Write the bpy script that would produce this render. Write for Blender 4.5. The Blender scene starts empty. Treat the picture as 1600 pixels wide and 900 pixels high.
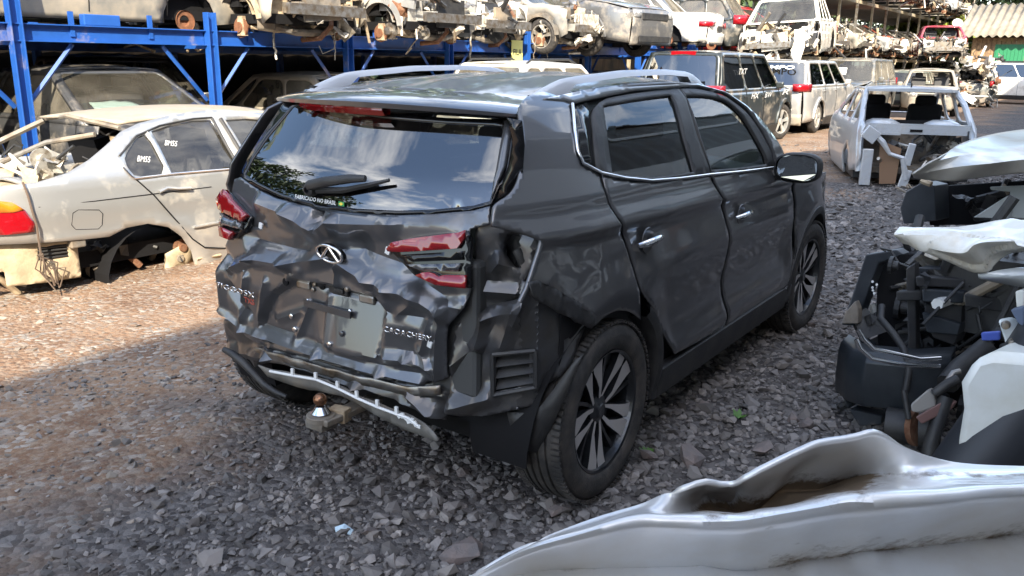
import bpy, bmesh, math, random
import numpy as np
from mathutils import Vector, Matrix, noise
from mathutils.geometry import delaunay_2d_cdt
random.seed(7); RNG = np.random.default_rng(11)
PI = math.pi
scn = bpy.context.scene
COL = scn.collection

# ------------------------------------------------------------------ camera
CP = Vector((2.316, -2.107, 1.664)); FPX = 1325.95
def cam_axes(yaw, pitch, roll):
    f = Vector((math.sin(yaw)*math.cos(pitch), math.cos(yaw)*math.cos(pitch), -math.sin(pitch)))
    r = Vector((math.cos(yaw), -math.sin(yaw), 0)); u = r.cross(f)
    return r*math.cos(roll)+u*math.sin(roll), u*math.cos(roll)-r*math.sin(roll), f
CR, CU, CF = cam_axes(math.radians(-34.593), math.radians(15.165), math.radians(.825))
cam = bpy.data.objects.new('camera', bpy.data.cameras.new('camera')); COL.objects.link(cam)
cam.matrix_world = Matrix(((CR.x, CU.x, -CF.x, CP.x), (CR.y, CU.y, -CF.y, CP.y), (CR.z, CU.z, -CF.z, CP.z), (0, 0, 0, 1)))
cam.data.sensor_width = 36; cam.data.lens = FPX/1600*36; cam.data.clip_end = 2000; cam.data.clip_start = .05
scn.camera = cam

# ------------------------------------------------------------------ sky, sun, exposure
SUN_EL = math.radians(34); SDX, SDY = .64, -.768          # horizontal direction towards the sun
w = bpy.data.worlds.new('World'); scn.world = w; w.use_nodes = True
nt = w.node_tree; bg = nt.nodes['Background']; bg.inputs[1].default_value = .15
sky = nt.nodes.new('ShaderNodeTexSky'); sky.sky_type = 'NISHITA'; sky.sun_disc = False
sky.sun_elevation = SUN_EL; sky.sun_rotation = math.atan2(SDX, SDY); sky.dust_density = 1.2; sky.air_density = 1.0
tc = nt.nodes.new('ShaderNodeTexCoord'); mp = nt.nodes.new('ShaderNodeMapping'); mp.inputs['Scale'].default_value = (1, 1, 2.2)
nz = nt.nodes.new('ShaderNodeTexNoise'); nz.inputs['Scale'].default_value = 2.6; nz.inputs['Detail'].default_value = 8; nz.inputs['Roughness'].default_value = .6
rp = nt.nodes.new('ShaderNodeValToRGB'); rp.color_ramp.elements[0].position = .49; rp.color_ramp.elements[1].position = .78
mx = nt.nodes.new('ShaderNodeMixRGB'); mx.inputs[2].default_value = (10.5, 10.2, 9.7, 1)
L = nt.links.new
L(tc.outputs['Generated'], mp.inputs[0]); L(mp.outputs[0], nz.inputs['Vector']); L(nz.outputs[0], rp.inputs[0])
L(rp.outputs[0], mx.inputs[0]); L(sky.outputs[0], mx.inputs[1]); L(mx.outputs[0], bg.inputs[0])
sun = bpy.data.objects.new('sun', bpy.data.lights.new('sun', 'SUN')); COL.objects.link(sun)
sun.data.energy = 3.7; sun.data.angle = math.radians(.55); sun.data.color = (1, .89, .72)
sdir = Vector((SDX*math.cos(SUN_EL), SDY*math.cos(SUN_EL), math.sin(SUN_EL)))
sun.rotation_euler = sdir.to_track_quat('Z', 'Y').to_euler()
vs = scn.view_settings; vs.view_transform = 'Standard'; vs.look = 'None'; vs.gamma = 1; vs.use_curve_mapping = False
vs.exposure = 1.88

# ------------------------------------------------------------------ helpers
def ray(px, py): return CR*((px-800)/FPX)+CU*((450-py)/FPX)+CF
def onz(px, py, z=0.): d = ray(px, py); return CP+d*((z-CP.z)/d.z)
def onx(px, py, x): d = ray(px, py); return CP+d*((x-CP.x)/d.x)
def ony(px, py, y): d = ray(px, py); return CP+d*((y-CP.y)/d.y)
def onpl(px, py, a, b):      # vertical plane through the plan points a, b
    n = Vector((b[1]-a[1], a[0]-b[0], 0)); d = ray(px, py)
    return CP+d*((Vector((a[0], a[1], 0))-CP).dot(n)/d.dot(n))
def link(o, parent=None):
    COL.objects.link(o)
    if parent is not None: o.parent = parent
    return o
def thing(name, label, cat, loc=(0, 0, 0), rz=0, group=None):
    o = bpy.data.objects.new(name, None); COL.objects.link(o); o.empty_display_size = .2
    o.location = loc; o.rotation_euler = (0, 0, rz); return tag(o, label, cat, group)
def tag(o, label, cat=None, group=None, kind=None):
    if label: o['label'] = label
    if cat: o['category'] = cat
    if group: o['group'] = group
    if kind: o['kind'] = kind
    return o
class MB:
    """collects shapes into one mesh"""
    def __init__(s): s.v = []; s.f = []; s.m = []; s.mi = 0
    def add(s, vs, fs, mi=None):
        b = len(s.v); s.v += [tuple(p) for p in vs]; s.f += [tuple(i+b for i in f) for f in fs]; s.m += [s.mi if mi is None else mi]*len(fs); return s
    def box(s, c, d, rot=None, mi=None, taper=1.):
        vs = []
        for z in (-1, 1):
            k = taper if z > 0 else 1
            for x, y in ((-1, -1), (1, -1), (1, 1), (-1, 1)):
                p = Vector((x*d[0]/2*k, y*d[1]/2*k, z*d[2]/2))
                if rot is not None: p = rot @ p
                vs.append(p+Vector(c))
        return s.add(vs, [(3, 2, 1, 0), (4, 5, 6, 7), (0, 1, 5, 4), (1, 2, 6, 5), (2, 3, 7, 6), (3, 0, 4, 7)], mi)
    def tube(s, pts, r, n=8, mi=None, cap=True):
        pts = [Vector(p) for p in pts]; k = len(pts); rs = r if isinstance(r, (list, tuple)) else [r]*k
        vs = []; up = None
        for i, p in enumerate(pts):
            t = (pts[min(i+1, k-1)]-pts[max(i-1, 0)]).normalized()
            if up is None: up = Vector((0, 0, 1)) if abs(t.z) < .9 else Vector((1, 0, 0))
            a = t.cross(up)
            if a.length < 1e-4: a = t.orthogonal()
            a.normalize(); b = a.cross(t).normalized(); up = b
            for j in range(n):
                q = 2*PI*j/n; vs.append(p+a*(rs[i]*math.cos(q))+b*(rs[i]*math.sin(q)))
        fs = [(i*n+j, i*n+(j+1) % n, (i+1)*n+(j+1) % n, (i+1)*n+j) for i in range(k-1) for j in range(n)]
        if cap: fs += [tuple(range(n)), tuple(reversed(range((k-1)*n, k*n)))]
        return s.add(vs, fs, mi)
    def lathe(s, prof, c, axis='x', n=40, mi=None, rot=None):
        """prof: list of (along axis, radius)"""
        vs = []
        for a, r in prof:
            for j in range(n):
                q = 2*PI*j/n
                p = {'x': Vector((a, r*math.cos(q), r*math.sin(q))), 'y': Vector((r*math.cos(q), a, r*math.sin(q))), 'z': Vector((r*math.cos(q), r*math.sin(q), a))}[axis]
                if rot is not None: p = rot @ p
                vs.append(p+Vector(c))
        fs = [(i*n+j, i*n+(j+1) % n, (i+1)*n+(j+1) % n, (i+1)*n+j) for i in range(len(prof)-1) for j in range(n)]
        return s.add(vs, fs, mi)
    def loft(s, rings, closed=False, mi=None):
        n = len(rings[0]); vs = [p for r in rings for p in r]
        fs = [(i*n+j, i*n+(j+1) % n, (i+1)*n+(j+1) % n, (i+1)*n+j) for i in range(len(rings)-1) for j in range(n if closed else n-1)]
        return s.add(vs, fs, mi)
    def prism(s, poly, ax, a, b, mi=None):
        """polygon given in the two other axes, extruded along ax from a to b"""
        def P(u, v, t): return {'x': (t, u, v), 'y': (u, t, v), 'z': (u, v, t)}[ax]
        n = len(poly); vs = [P(u, v, a) for u, v in poly]+[P(u, v, b) for u, v in poly]
        return s.add(vs, [tuple(range(n)), tuple(reversed(range(n, 2*n)))]+[(i, (i+1) % n, (i+1) % n+n, i+n) for i in range(n)], mi)
    def build(s, name, mats, parent=None, smooth=None, bevel=0, solid=0, fixn=True, subs=0):
        me = bpy.data.meshes.new(name); me.from_pydata(s.v, [], s.f)
        for m in (mats if isinstance(mats, (list, tuple)) else [mats]): me.materials.append(m)
        me.polygons.foreach_set('material_index', s.m)
        if fixn:
            bm = bmesh.new(); bm.from_mesh(me); bmesh.ops.recalc_face_normals(bm, faces=bm.faces); bm.to_mesh(me); bm.free()
        o = bpy.data.objects.new(name, me); link(o, parent)
        if bevel:
            b = o.modifiers.new('b', 'BEVEL'); b.width = bevel; b.segments = 2; b.limit_method = 'ANGLE'; b.angle_limit = .6
        if solid:
            b = o.modifiers.new('s', 'SOLIDIFY'); b.thickness = solid; b.offset = 0
        if subs:
            b = o.modifiers.new('u', 'SUBSURF'); b.levels = subs; b.render_levels = subs
        if smooth is not None: shade(o, smooth)
        return o
def shade(o, ang=35):
    me = o.data; me.polygons.foreach_set('use_smooth', [True]*len(me.polygons)); me.set_sharp_from_angle(angle=math.radians(ang))
def inpoly(pts, poly):
    pts = np.asarray(pts, float); poly = np.asarray(poly, float); x, y = pts[:, 0], pts[:, 1]; c = np.zeros(len(pts), bool)
    for i in range(len(poly)):
        x1, y1 = poly[i]; x2, y2 = poly[i-1]
        if y1 == y2: continue
        c ^= ((y1 > y) != (y2 > y)) & (x < (x2-x1)*(y-y1)/(y2-y1)+x1)
    return c
def segdist(P, a, b):
    P = np.asarray(P, float); a = np.asarray(a, float); b = np.asarray(b, float); d = b-a
    t = np.clip(((P-a)@d)/max(d@d, 1e-12), 0, 1); return np.linalg.norm(P-(a+t[:, None]*d), axis=1)
def dens(poly, step):
    out = []
    for i in range(len(poly)):
        a = np.array(poly[i], float); b = np.array(poly[(i+1) % len(poly)], float); n = max(1, int(np.linalg.norm(b-a)/step+.5))
        out += [tuple(a+(b-a)*k/n) for k in range(n)]
    return out
def smooth_poly(poly, k=1):
    """cut corners (Chaikin)"""
    for _ in range(k):
        q = []
        for i in range(len(poly)):
            a = poly[i]; b = poly[(i+1) % len(poly)]
            q += [tuple(a[j]*.8+b[j]*.2 for j in range(2)), tuple(a[j]*.2+b[j]*.8 for j in range(2))]
        poly = q
    return poly
def sheet(name, outer, fn, mats, parent=None, holes=(), step=.05, solid=.004, out=None, sm=40, offset=-1, jitter=.0, matfn=None, creases=()):
    """a sheet with holes: 2-D outline triangulated on a grid, carried to 3-D by fn(u, v)"""
    outer = [tuple(p[:2]) for p in outer]
    loops = [dens(outer, step)]+[dens(h, step) for h in holes]
    V = [p for l in loops for p in l]; E = []; b = 0
    for l in loops: E += [(b+i, b+(i+1) % len(l)) for i in range(len(l))]; b += len(l)
    for a, c in creases:
        n = max(1, int(math.dist(a, c)/step+.5)); q = [(a[0]+(c[0]-a[0])*k/n, a[1]+(c[1]-a[1])*k/n) for k in range(n+1)]
        if not all(inpoly(q, outer)): continue
        V += q; E += [(b+k, b+k+1) for k in range(n)]; b += n+1
    A = np.array(outer); lo, hi = A.min(0), A.max(0)
    gx = np.arange(lo[0]+step/2, hi[0], step); gy = np.arange(lo[1]+step/2, hi[1], step)
    if len(gx) and len(gy):
        G = np.array([(x+(step*.5 if j % 2 else 0), y) for j, y in enumerate(gy) for x in gx])
        if jitter: G = G+RNG.uniform(-jitter*step, jitter*step, G.shape)
        k = inpoly(G, outer)
        for h in holes: k &= ~inpoly(G, h)
        for l in [outer]+list(holes):
            for i in range(len(l)): k &= segdist(G, l[i-1], l[i]) > step*.45
        for a, c in creases: k &= segdist(G, a, c) > step*.5
        V += [tuple(g) for g in G[k]]
    r = delaunay_2d_cdt([Vector(v) for v in V], E, [], 0, 1e-7)
    rv, rf = r[0], r[2]
    cen = np.array([np.mean([rv[i] for i in f], axis=0) for f in rf])
    k = inpoly(cen, outer)
    for h in holes: k &= ~inpoly(cen, h)
    F = [tuple(f) for f, q in zip(rf, k) if q]
    P = [fn(v[0], v[1]) for v in rv]
    me = bpy.data.meshes.new(name); me.from_pydata([tuple(p) for p in P], [], F)
    bm = bmesh.new(); bm.from_mesh(me); bmesh.ops.delete(bm, geom=[v for v in bm.verts if not v.link_faces], context='VERTS')
    bmesh.ops.recalc_face_normals(bm, faces=bm.faces)
    if out is not None:
        s = sum((f.normal*f.calc_area() for f in bm.faces), Vector())
        if s.dot(Vector(out)) < 0: bmesh.ops.reverse_faces(bm, faces=bm.faces)
    bm.to_mesh(me); bm.free()
    for m in (mats if isinstance(mats, (list, tuple)) else [mats]): me.materials.append(m)
    o = bpy.data.objects.new(name, me); link(o, parent)
    if solid:
        s = o.modifiers.new('s', 'SOLIDIFY'); s.thickness = solid; s.offset = offset
    shade(o, sm)
    if matfn:
        for p in me.polygons: p.material_index = matfn(p.center)
    return o
def mirror(o, parent, name=None):
    """the same part on the other side of the car"""
    c = o.copy(); c.data = o.data.copy(); c.data.transform(Matrix.Scale(-1, 4, (1, 0, 0))); c.data.flip_normals()
    if name: c.name = name
    COL.objects.link(c); c.parent = parent
    return c
def copy_tree(o, parent=None):
    c = o.copy(); COL.objects.link(c); c.parent = parent
    for ch in list(o.children): copy_tree(ch, c)
    return c

# ------------------------------------------------------------------ materials
def mat(name, col, rough=.5, metal=0., coat=0., c2=None, nscale=6., npos=(.4, .65), dust=0., dustcol=(.30, .24, .17), bump=0., bscale=60., coat_rough=.03, spec=.5, island=0.):
    m = bpy.data.materials.new(name); m.use_nodes = True; t = m.node_tree; b = t.nodes['Principled BSDF']; l = t.links.new
    b.inputs['Roughness'].default_value = rough; b.inputs['Metallic'].default_value = metal
    b.inputs['Coat Weight'].default_value = coat; b.inputs['Coat Roughness'].default_value = coat_rough
    b.inputs['Specular IOR Level'].default_value = spec
    co = t.nodes.new('ShaderNodeTexCoord'); last = None
    def rgb(c):
        n = t.nodes.new('ShaderNodeRGB'); n.outputs[0].default_value = (*c, 1); return n.outputs[0]
    def nz(scale, detail=5, rg=.6):
        n = t.nodes.new('ShaderNodeTexNoise'); n.inputs['Scale'].default_value = scale; n.inputs['Detail'].default_value = detail; n.inputs['Roughness'].default_value = rg
        l(co.outputs['Object'], n.inputs['Vector']); return n.outputs[0]
    def ramp(s, a, c):
        n = t.nodes.new('ShaderNodeMapRange'); n.inputs[1].default_value = a; n.inputs[2].default_value = c; l(s, n.inputs[0]); return n.outputs[0]
    def mix(f, a, c):
        n = t.nodes.new('ShaderNodeMixRGB'); l(a, n.inputs[1]); l(c, n.inputs[2])
        if isinstance(f, float): n.inputs[0].default_value = f
        else: l(f, n.inputs[0])
        return n.outputs[0]
    last = rgb(col)
    if c2: last = mix(ramp(nz(nscale), *npos), last, rgb(c2))
    if island:
        g = t.nodes.new('ShaderNodeNewGeometry'); h = t.nodes.new('ShaderNodeMapRange'); h.inputs[3].default_value = 1-island; h.inputs[4].default_value = 1+island
        l(g.outputs['Random Per Island'], h.inputs[0]); hs = t.nodes.new('ShaderNodeHueSaturation'); l(h.outputs[0], hs.inputs['Value']); l(last, hs.inputs['Color']); last = hs.outputs[0]
    if dust:
        f = ramp(nz(2.3, 9, .7), .62-dust*.45, .80-dust*.3); last = mix(f, last, rgb(dustcol))
        mm = t.nodes.new('ShaderNodeMapRange'); l(f, mm.inputs[0]); mm.inputs[3].default_value = rough; mm.inputs[4].default_value = .85; l(mm.outputs[0], b.inputs['Roughness'])
        if metal:
            mm = t.nodes.new('ShaderNodeMapRange'); l(f, mm.inputs[0]); mm.inputs[3].default_value = metal; mm.inputs[4].default_value = .0; l(mm.outputs[0], b.inputs['Metallic'])
        if coat:
            mm = t.nodes.new('ShaderNodeMapRange'); l(f, mm.inputs[0]); mm.inputs[3].default_value = coat; mm.inputs[4].default_value = .1; l(mm.outputs[0], b.inputs['Coat Weight'])
    l(last, b.inputs['Base Color'])
    if bump:
        n = t.nodes.new('ShaderNodeBump'); n.inputs['Strength'].default_value = bump; n.inputs['Distance'].default_value = .01; l(nz(bscale, 4), n.inputs['Height']); l(n.outputs[0], b.inputs['Normal'])
    return m
def glassmat(name, tint=(.35, .38, .38), rough=.02, dustv=.0, base=.08):
    """thin tinted pane: mirror reflection over a dimming see-through layer"""
    m = bpy.data.materials.new(name); m.use_nodes = True; t = m.node_tree; l = t.links.new; t.nodes.remove(t.nodes['Principled BSDF'])
    o = t.nodes['Material Output']; g = t.nodes.new('ShaderNodeBsdfGlossy'); g.inputs['Roughness'].default_value = rough; g.inputs['Color'].default_value = (.9, .9, .9, 1)
    tr = t.nodes.new('ShaderNodeBsdfTransparent'); tr.inputs[0].default_value = (*tint, 1)
    fr = t.nodes.new('ShaderNodeLayerWeight'); fr.inputs[0].default_value = .25
    mr = t.nodes.new('ShaderNodeMapRange'); mr.inputs[3].default_value = base; mr.inputs[4].default_value = 1; l(fr.outputs['Fresnel'], mr.inputs[0])
    mx = t.nodes.new('ShaderNodeMixShader'); l(mr.outputs[0], mx.inputs[0]); l(tr.outputs[0], mx.inputs[1]); l(g.outputs[0], mx.inputs[2]); last = mx.outputs[0]
    if dustv:
        d = t.nodes.new('ShaderNodeBsdfDiffuse'); d.inputs[0].default_value = (.33, .30, .24, 1)
        co = t.nodes.new('ShaderNodeTexCoord'); n = t.nodes.new('ShaderNodeTexNoise'); n.inputs['Scale'].default_value = 3; n.inputs['Detail'].default_value = 8; l(co.outputs['Object'], n.inputs['Vector'])
        q = t.nodes.new('ShaderNodeMapRange'); q.inputs[1].default_value = .3; q.inputs[2].default_value = .75; q.inputs[3].default_value = dustv*.35; q.inputs[4].default_value = dustv; l(n.outputs[0], q.inputs[0])
        m2 = t.nodes.new('ShaderNodeMixShader'); l(q.outputs[0], m2.inputs[0]); l(last, m2.inputs[1]); l(d.outputs[0], m2.inputs[2]); last = m2.outputs[0]
    l(last, o.inputs[0]); return m
M = {}
M['suv'] = mat('dark grey metallic paint', (.105, .108, .115), .36, .65, 1., dust=.10, dustcol=(.10, .09, .08))
M['suvside'] = mat('dark grey metallic side paint', (.112, .112, .115), .36, .60, 1., dust=.16, dustcol=(.085, .078, .07))
M['suvroof'] = mat('dusty dark grey roof paint', (.085, .088, .094), .42, .5, .7, dust=.35, dustcol=(.16, .15, .14), coat_rough=.09)
M['inner'] = mat('dark inner body metal', (.085, .088, .095), .38, .6, .5, c2=(.07, .065, .06), dust=.2, dustcol=(.12, .10, .08))
M['blackpl'] = mat('matt black plastic', (.018, .018, .019), .55, c2=(.035, .034, .032), nscale=9, bump=.15, bscale=300)
M['blackgl'] = mat('gloss black trim', (.006, .006, .007), .08)
M['rubber'] = mat('tyre rubber', (.022, .021, .020), .75, c2=(.06, .052, .045), nscale=14, bump=.3, bscale=120)
M['chrome'] = mat('chrome', (.75, .75, .76), .12, 1.)
M['rail'] = mat('satin silver roof rail', (.50, .51, .53), .38, .25)
M['alloy'] = mat('machined alloy', (.50, .48, .46), .40, .45)
M['alloydk'] = mat('dark alloy', (.02, .022, .025), .3, .4, .6)
M['redlamp'] = mat('red lamp lens', (.26, .004, .008), .08, 0, 1.)
M['darklamp'] = mat('smoked lamp lens', (.03, .028, .03), .1, 0, 1., c2=(.12, .12, .12), nscale=40)
M['glass'] = glassmat('tinted glass', (.52, .56, .54), base=.05)
M['glassrear'] = glassmat('dark tinted rear glass', (.11, .12, .125), base=.17)
M['glassclear'] = glassmat('dusty clear glass', (.62, .72, .67), dustv=.16)
M['glassdust'] = glassmat('dusty side glass', (.25, .27, .26), dustv=.45)
M['cabin'] = mat('dark cabin trim', (.010, .010, .011), .8, spec=.15)
M['seat'] = mat('dark seat fabric', (.06, .06, .062), .8)
M['steel'] = mat('bare steel', (.35, .34, .32), .4, .8, c2=(.2, .15, .1), nscale=12)
M['rust'] = mat('rust', (.14, .06, .03), .85, .1, c2=(.22, .12, .07), nscale=25, bump=.4)
M['brakedisc'] = mat('rusty brake disc', (.24, .11, .06), .7, .3, c2=(.16, .07, .035), nscale=15)
M['alu'] = mat('dirty cast aluminium', (.50, .48, .43), .5, .6, c2=(.22, .18, .13), nscale=10, bump=.3)
M['greyjunk'] = mat('grubby grey metal', (.20, .19, .17), .6, .3, c2=(.10, .08, .06), nscale=8, dust=.4)
M['tanjunk'] = mat('dirt caked metal', (.42, .34, .23), .8, 0, c2=(.22, .16, .10), nscale=8, bump=.3)
M['wire'] = mat('black cable', (.02, .02, .02), .5)
M['white'] = mat('white paint', (.75, .74, .70), .35, 0, .6, dust=.25)
M['silver'] = mat('silver paint', (.52, .52, .50), .35, .6, .7, dust=.35, dustcol=(.40, .35, .27))
M['bluesteel'] = mat('blue painted steel', (.015, .085, .34), .45, 0, .2, c2=(.012, .07, .28), nscale=4, dust=.1)
M['whitepl'] = mat('white plastic', (.70, .71, .70), .4)
M['diff'] = mat('grey bumper plastic', (.17, .165, .15), .6, c2=(.10, .095, .085), dust=.3)

# ------------------------------------------------------------------ grey SUV: body surfaces (x right, y forward)
def Xs(y, z):
    x = float(np.interp(z, [.15, .25, .4, .6, .8, .95, 1.1, 1.2, 1.3, 1.4, 1.5, 1.555], [.82, .87, .90, .915, .915, .905, .885, .862, .815, .765, .70, .63]))
    if z > 1.555: x = .63-(z-1.555)*1.6
    return x-.11*max(0, (.55-y)/.55)**2-.16*max(0, (y-3.0)/.95)**2.2
def Yr(x, z):
    y = float(np.interp(z, [.3, .45, .6, .8, .95, 1.1, 1.18, 1.25, 1.5, 1.56], [.10, .06, .02, 0, 0, .03, .06, .10, .33, .38]))
    return y+(.13 if x > 0 else .07 if z < 1 else .10)*(abs(x)/.8)**2.2
WR = [(.0, .40), (.06, .56), (.10, .68), (.145, .80), (.20, .85), (.35, .895), (.6, .915)]
def Xw(y, z): return float(np.interp(y, [a for a, b in WR], [b for a, b in WR]))-.10*max(0, .5-z)
WS = np.concatenate([[0], np.cumsum([math.hypot(WR[i+1][0]-WR[i][0], WR[i+1][1]-WR[i][1]) for i in range(len(WR)-1)])])
class Surf:
    def __init__(s, F, to, fro): s.F = F; s.to = to; s.fro = fro
    def hit(s, px, py):
        d = ray(px, py); ts = np.linspace(.8, 12, 700); a = None; va = None
        for t in ts:
            v = s.F(CP+d*t)
            if va is not None and (v > 0) != (va > 0):
                lo, hi = a, t
                for _ in range(24):
                    m = (lo+hi)/2
                    if (s.F(CP+d*m) > 0) == (va > 0): lo = m
                    else: hi = m
                return CP+d*lo
            a, va = t, v
        return CP+d*min(ts, key=lambda t: abs(s.F(CP+d*t)))
    def uv(s, px, py): return s.to(s.hit(px, py))
    def P(s, pts): return [s.uv(*p) for p in pts]
    def nrm(s, u, v):
        a = s.fro(u, v); b = s.fro(u+1e-3, v)-a; c = s.fro(u, v+1e-3)-a; n = b.cross(c).normalized(); return n*s.sg
SIDE = Surf(lambda p: p.x-Xs(p.y, p.z), lambda p: (p.y, p.z), lambda u, v: Vector((Xs(u, v), u, v))); SIDE.sg = 1
REAR = Surf(lambda p: p.y-Yr(p.x, p.z), lambda p: (p.x, p.z), lambda u, v: Vector((u, Yr(u, v), v))); REAR.sg = 1
WRAP = Surf(lambda p: p.x-Xw(p.y, p.z), lambda p: (float(np.interp(p.y, [a for a, b in WR], WS)), p.z),
            lambda u, v: Vector((Xw(float(np.interp(u, WS, [a for a, b in WR])), v), float(np.interp(u, WS, [a for a, b in WR])), v))); WRAP.sg = 1
def facet(seed, amp, freq):
    """folded sheet metal: the highest of many tilted planes"""
    r = np.random.default_rng(seed); D = r.normal(size=(7, 2)); D /= np.linalg.norm(D, axis=1)[:, None]; ph = r.uniform(0, 6, 7); fr = r.uniform(.6, 1.5, 7)*freq
    def f(u, v):
        q = D@np.array([u, v])*fr+ph; t = 2*np.abs(q-np.floor(q+.5)); return amp*(t.sum()/7-.5)*2
    return f
def facetmap(seed, amp, gap, u0=-.9, u1=1.3, v0=.2, v1=1.4):
    """buckled sheet: flat triangular facets between random high and low points"""
    r = np.random.default_rng(seed); P = np.array([(x+r.uniform(-.42, .42)*gap, y+r.uniform(-.42, .42)*gap) for x in np.arange(u0, u1, gap) for y in np.arange(v0, v1, gap)])
    q = delaunay_2d_cdt([Vector(p) for p in P], [], [], 0, 1e-7); T = np.array([list(f) for f in q[2] if len(f) == 3]); V = np.array([tuple(v) for v in q[0]]); H = r.uniform(-1, 1, len(V))*amp
    A, B, C_ = V[T[:, 0]], V[T[:, 1]], V[T[:, 2]]; D = (B[:, 1]-C_[:, 1])*(A[:, 0]-C_[:, 0])+(C_[:, 0]-B[:, 0])*(A[:, 1]-C_[:, 1])
    def f(u, v):
        a = ((B[:, 1]-C_[:, 1])*(u-C_[:, 0])+(C_[:, 0]-B[:, 0])*(v-C_[:, 1]))/D; b = ((C_[:, 1]-A[:, 1])*(u-C_[:, 0])+(A[:, 0]-C_[:, 0])*(v-C_[:, 1]))/D; c = 1-a-b
        m = np.minimum(np.minimum(a, b), c); i = int(m.argmax())
        if m[i] < -1e-6: return 0.
        return float(a[i]*H[T[i, 0]]+b[i]*H[T[i, 1]]+c[i]*H[T[i, 2]])
    return f
def dents(surf, segs, zones=(), extra=None, base=0.):
    """outward offset from fold lines (tent profile) and sunk or raised zones"""
    S = [(np.array(surf.uv(*a)), np.array(surf.uv(*b)), h, w*.85) for a, b, h, w in segs]
    Z = [(np.array(surf.P(z)), h, w) for z, h, w in zones]
    def f(u, v):
        h = base; p = np.array([[u, v]])
        for a, b, k, w in S:
            d = segdist(p, a, b)[0]
            if d < w: h += k*(1-d/w)**1.1
        for z, k, w in Z:
            ins = inpoly(p, z)[0]; d = min(segdist(p, z[i-1], z[i])[0] for i in range(len(z)))
            q = min(1, d/w) if ins else 0; h += k*q
        if extra: h += extra(u, v)
        return h
    f.creases = [(tuple(a), tuple(b)) for a, b, h_, w_ in S]
    return f
def on(surf, disp=0.):
    if callable(disp): return lambda u, v: surf.fro(u, v)+surf.nrm(u, v)*disp(u, v)
    return lambda u, v: surf.fro(u, v)+surf.nrm(u, v)*disp
def lathe_ring(c, prof, name, m, parent, axis='x', n=56, sm=40, mi=None):
    return MB().lathe(prof, c, axis, n).build(name, m, parent, smooth=sm)

def soft(poly, k=2):      # round the shallow corners of an outline, keep the sharp ones
    for _ in range(k):
        q = []
        for i in range(len(poly)):
            a, b, c = (np.array(poly[j % len(poly)][:2], float) for j in (i-1, i, i+1)); u, v = b-a, c-b
            if abs(math.degrees(math.atan2(u[0]*v[1]-u[1]*v[0], u@v))) < 48: q += [tuple(b-u*.25), tuple(b+v*.25)]
            else: q.append(tuple(b))
        poly = q
    return poly
suv = thing('damaged_suv', 'dark grey SUV with a crushed tailgate and missing rear bumper, parked on gravel', 'car')
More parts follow.
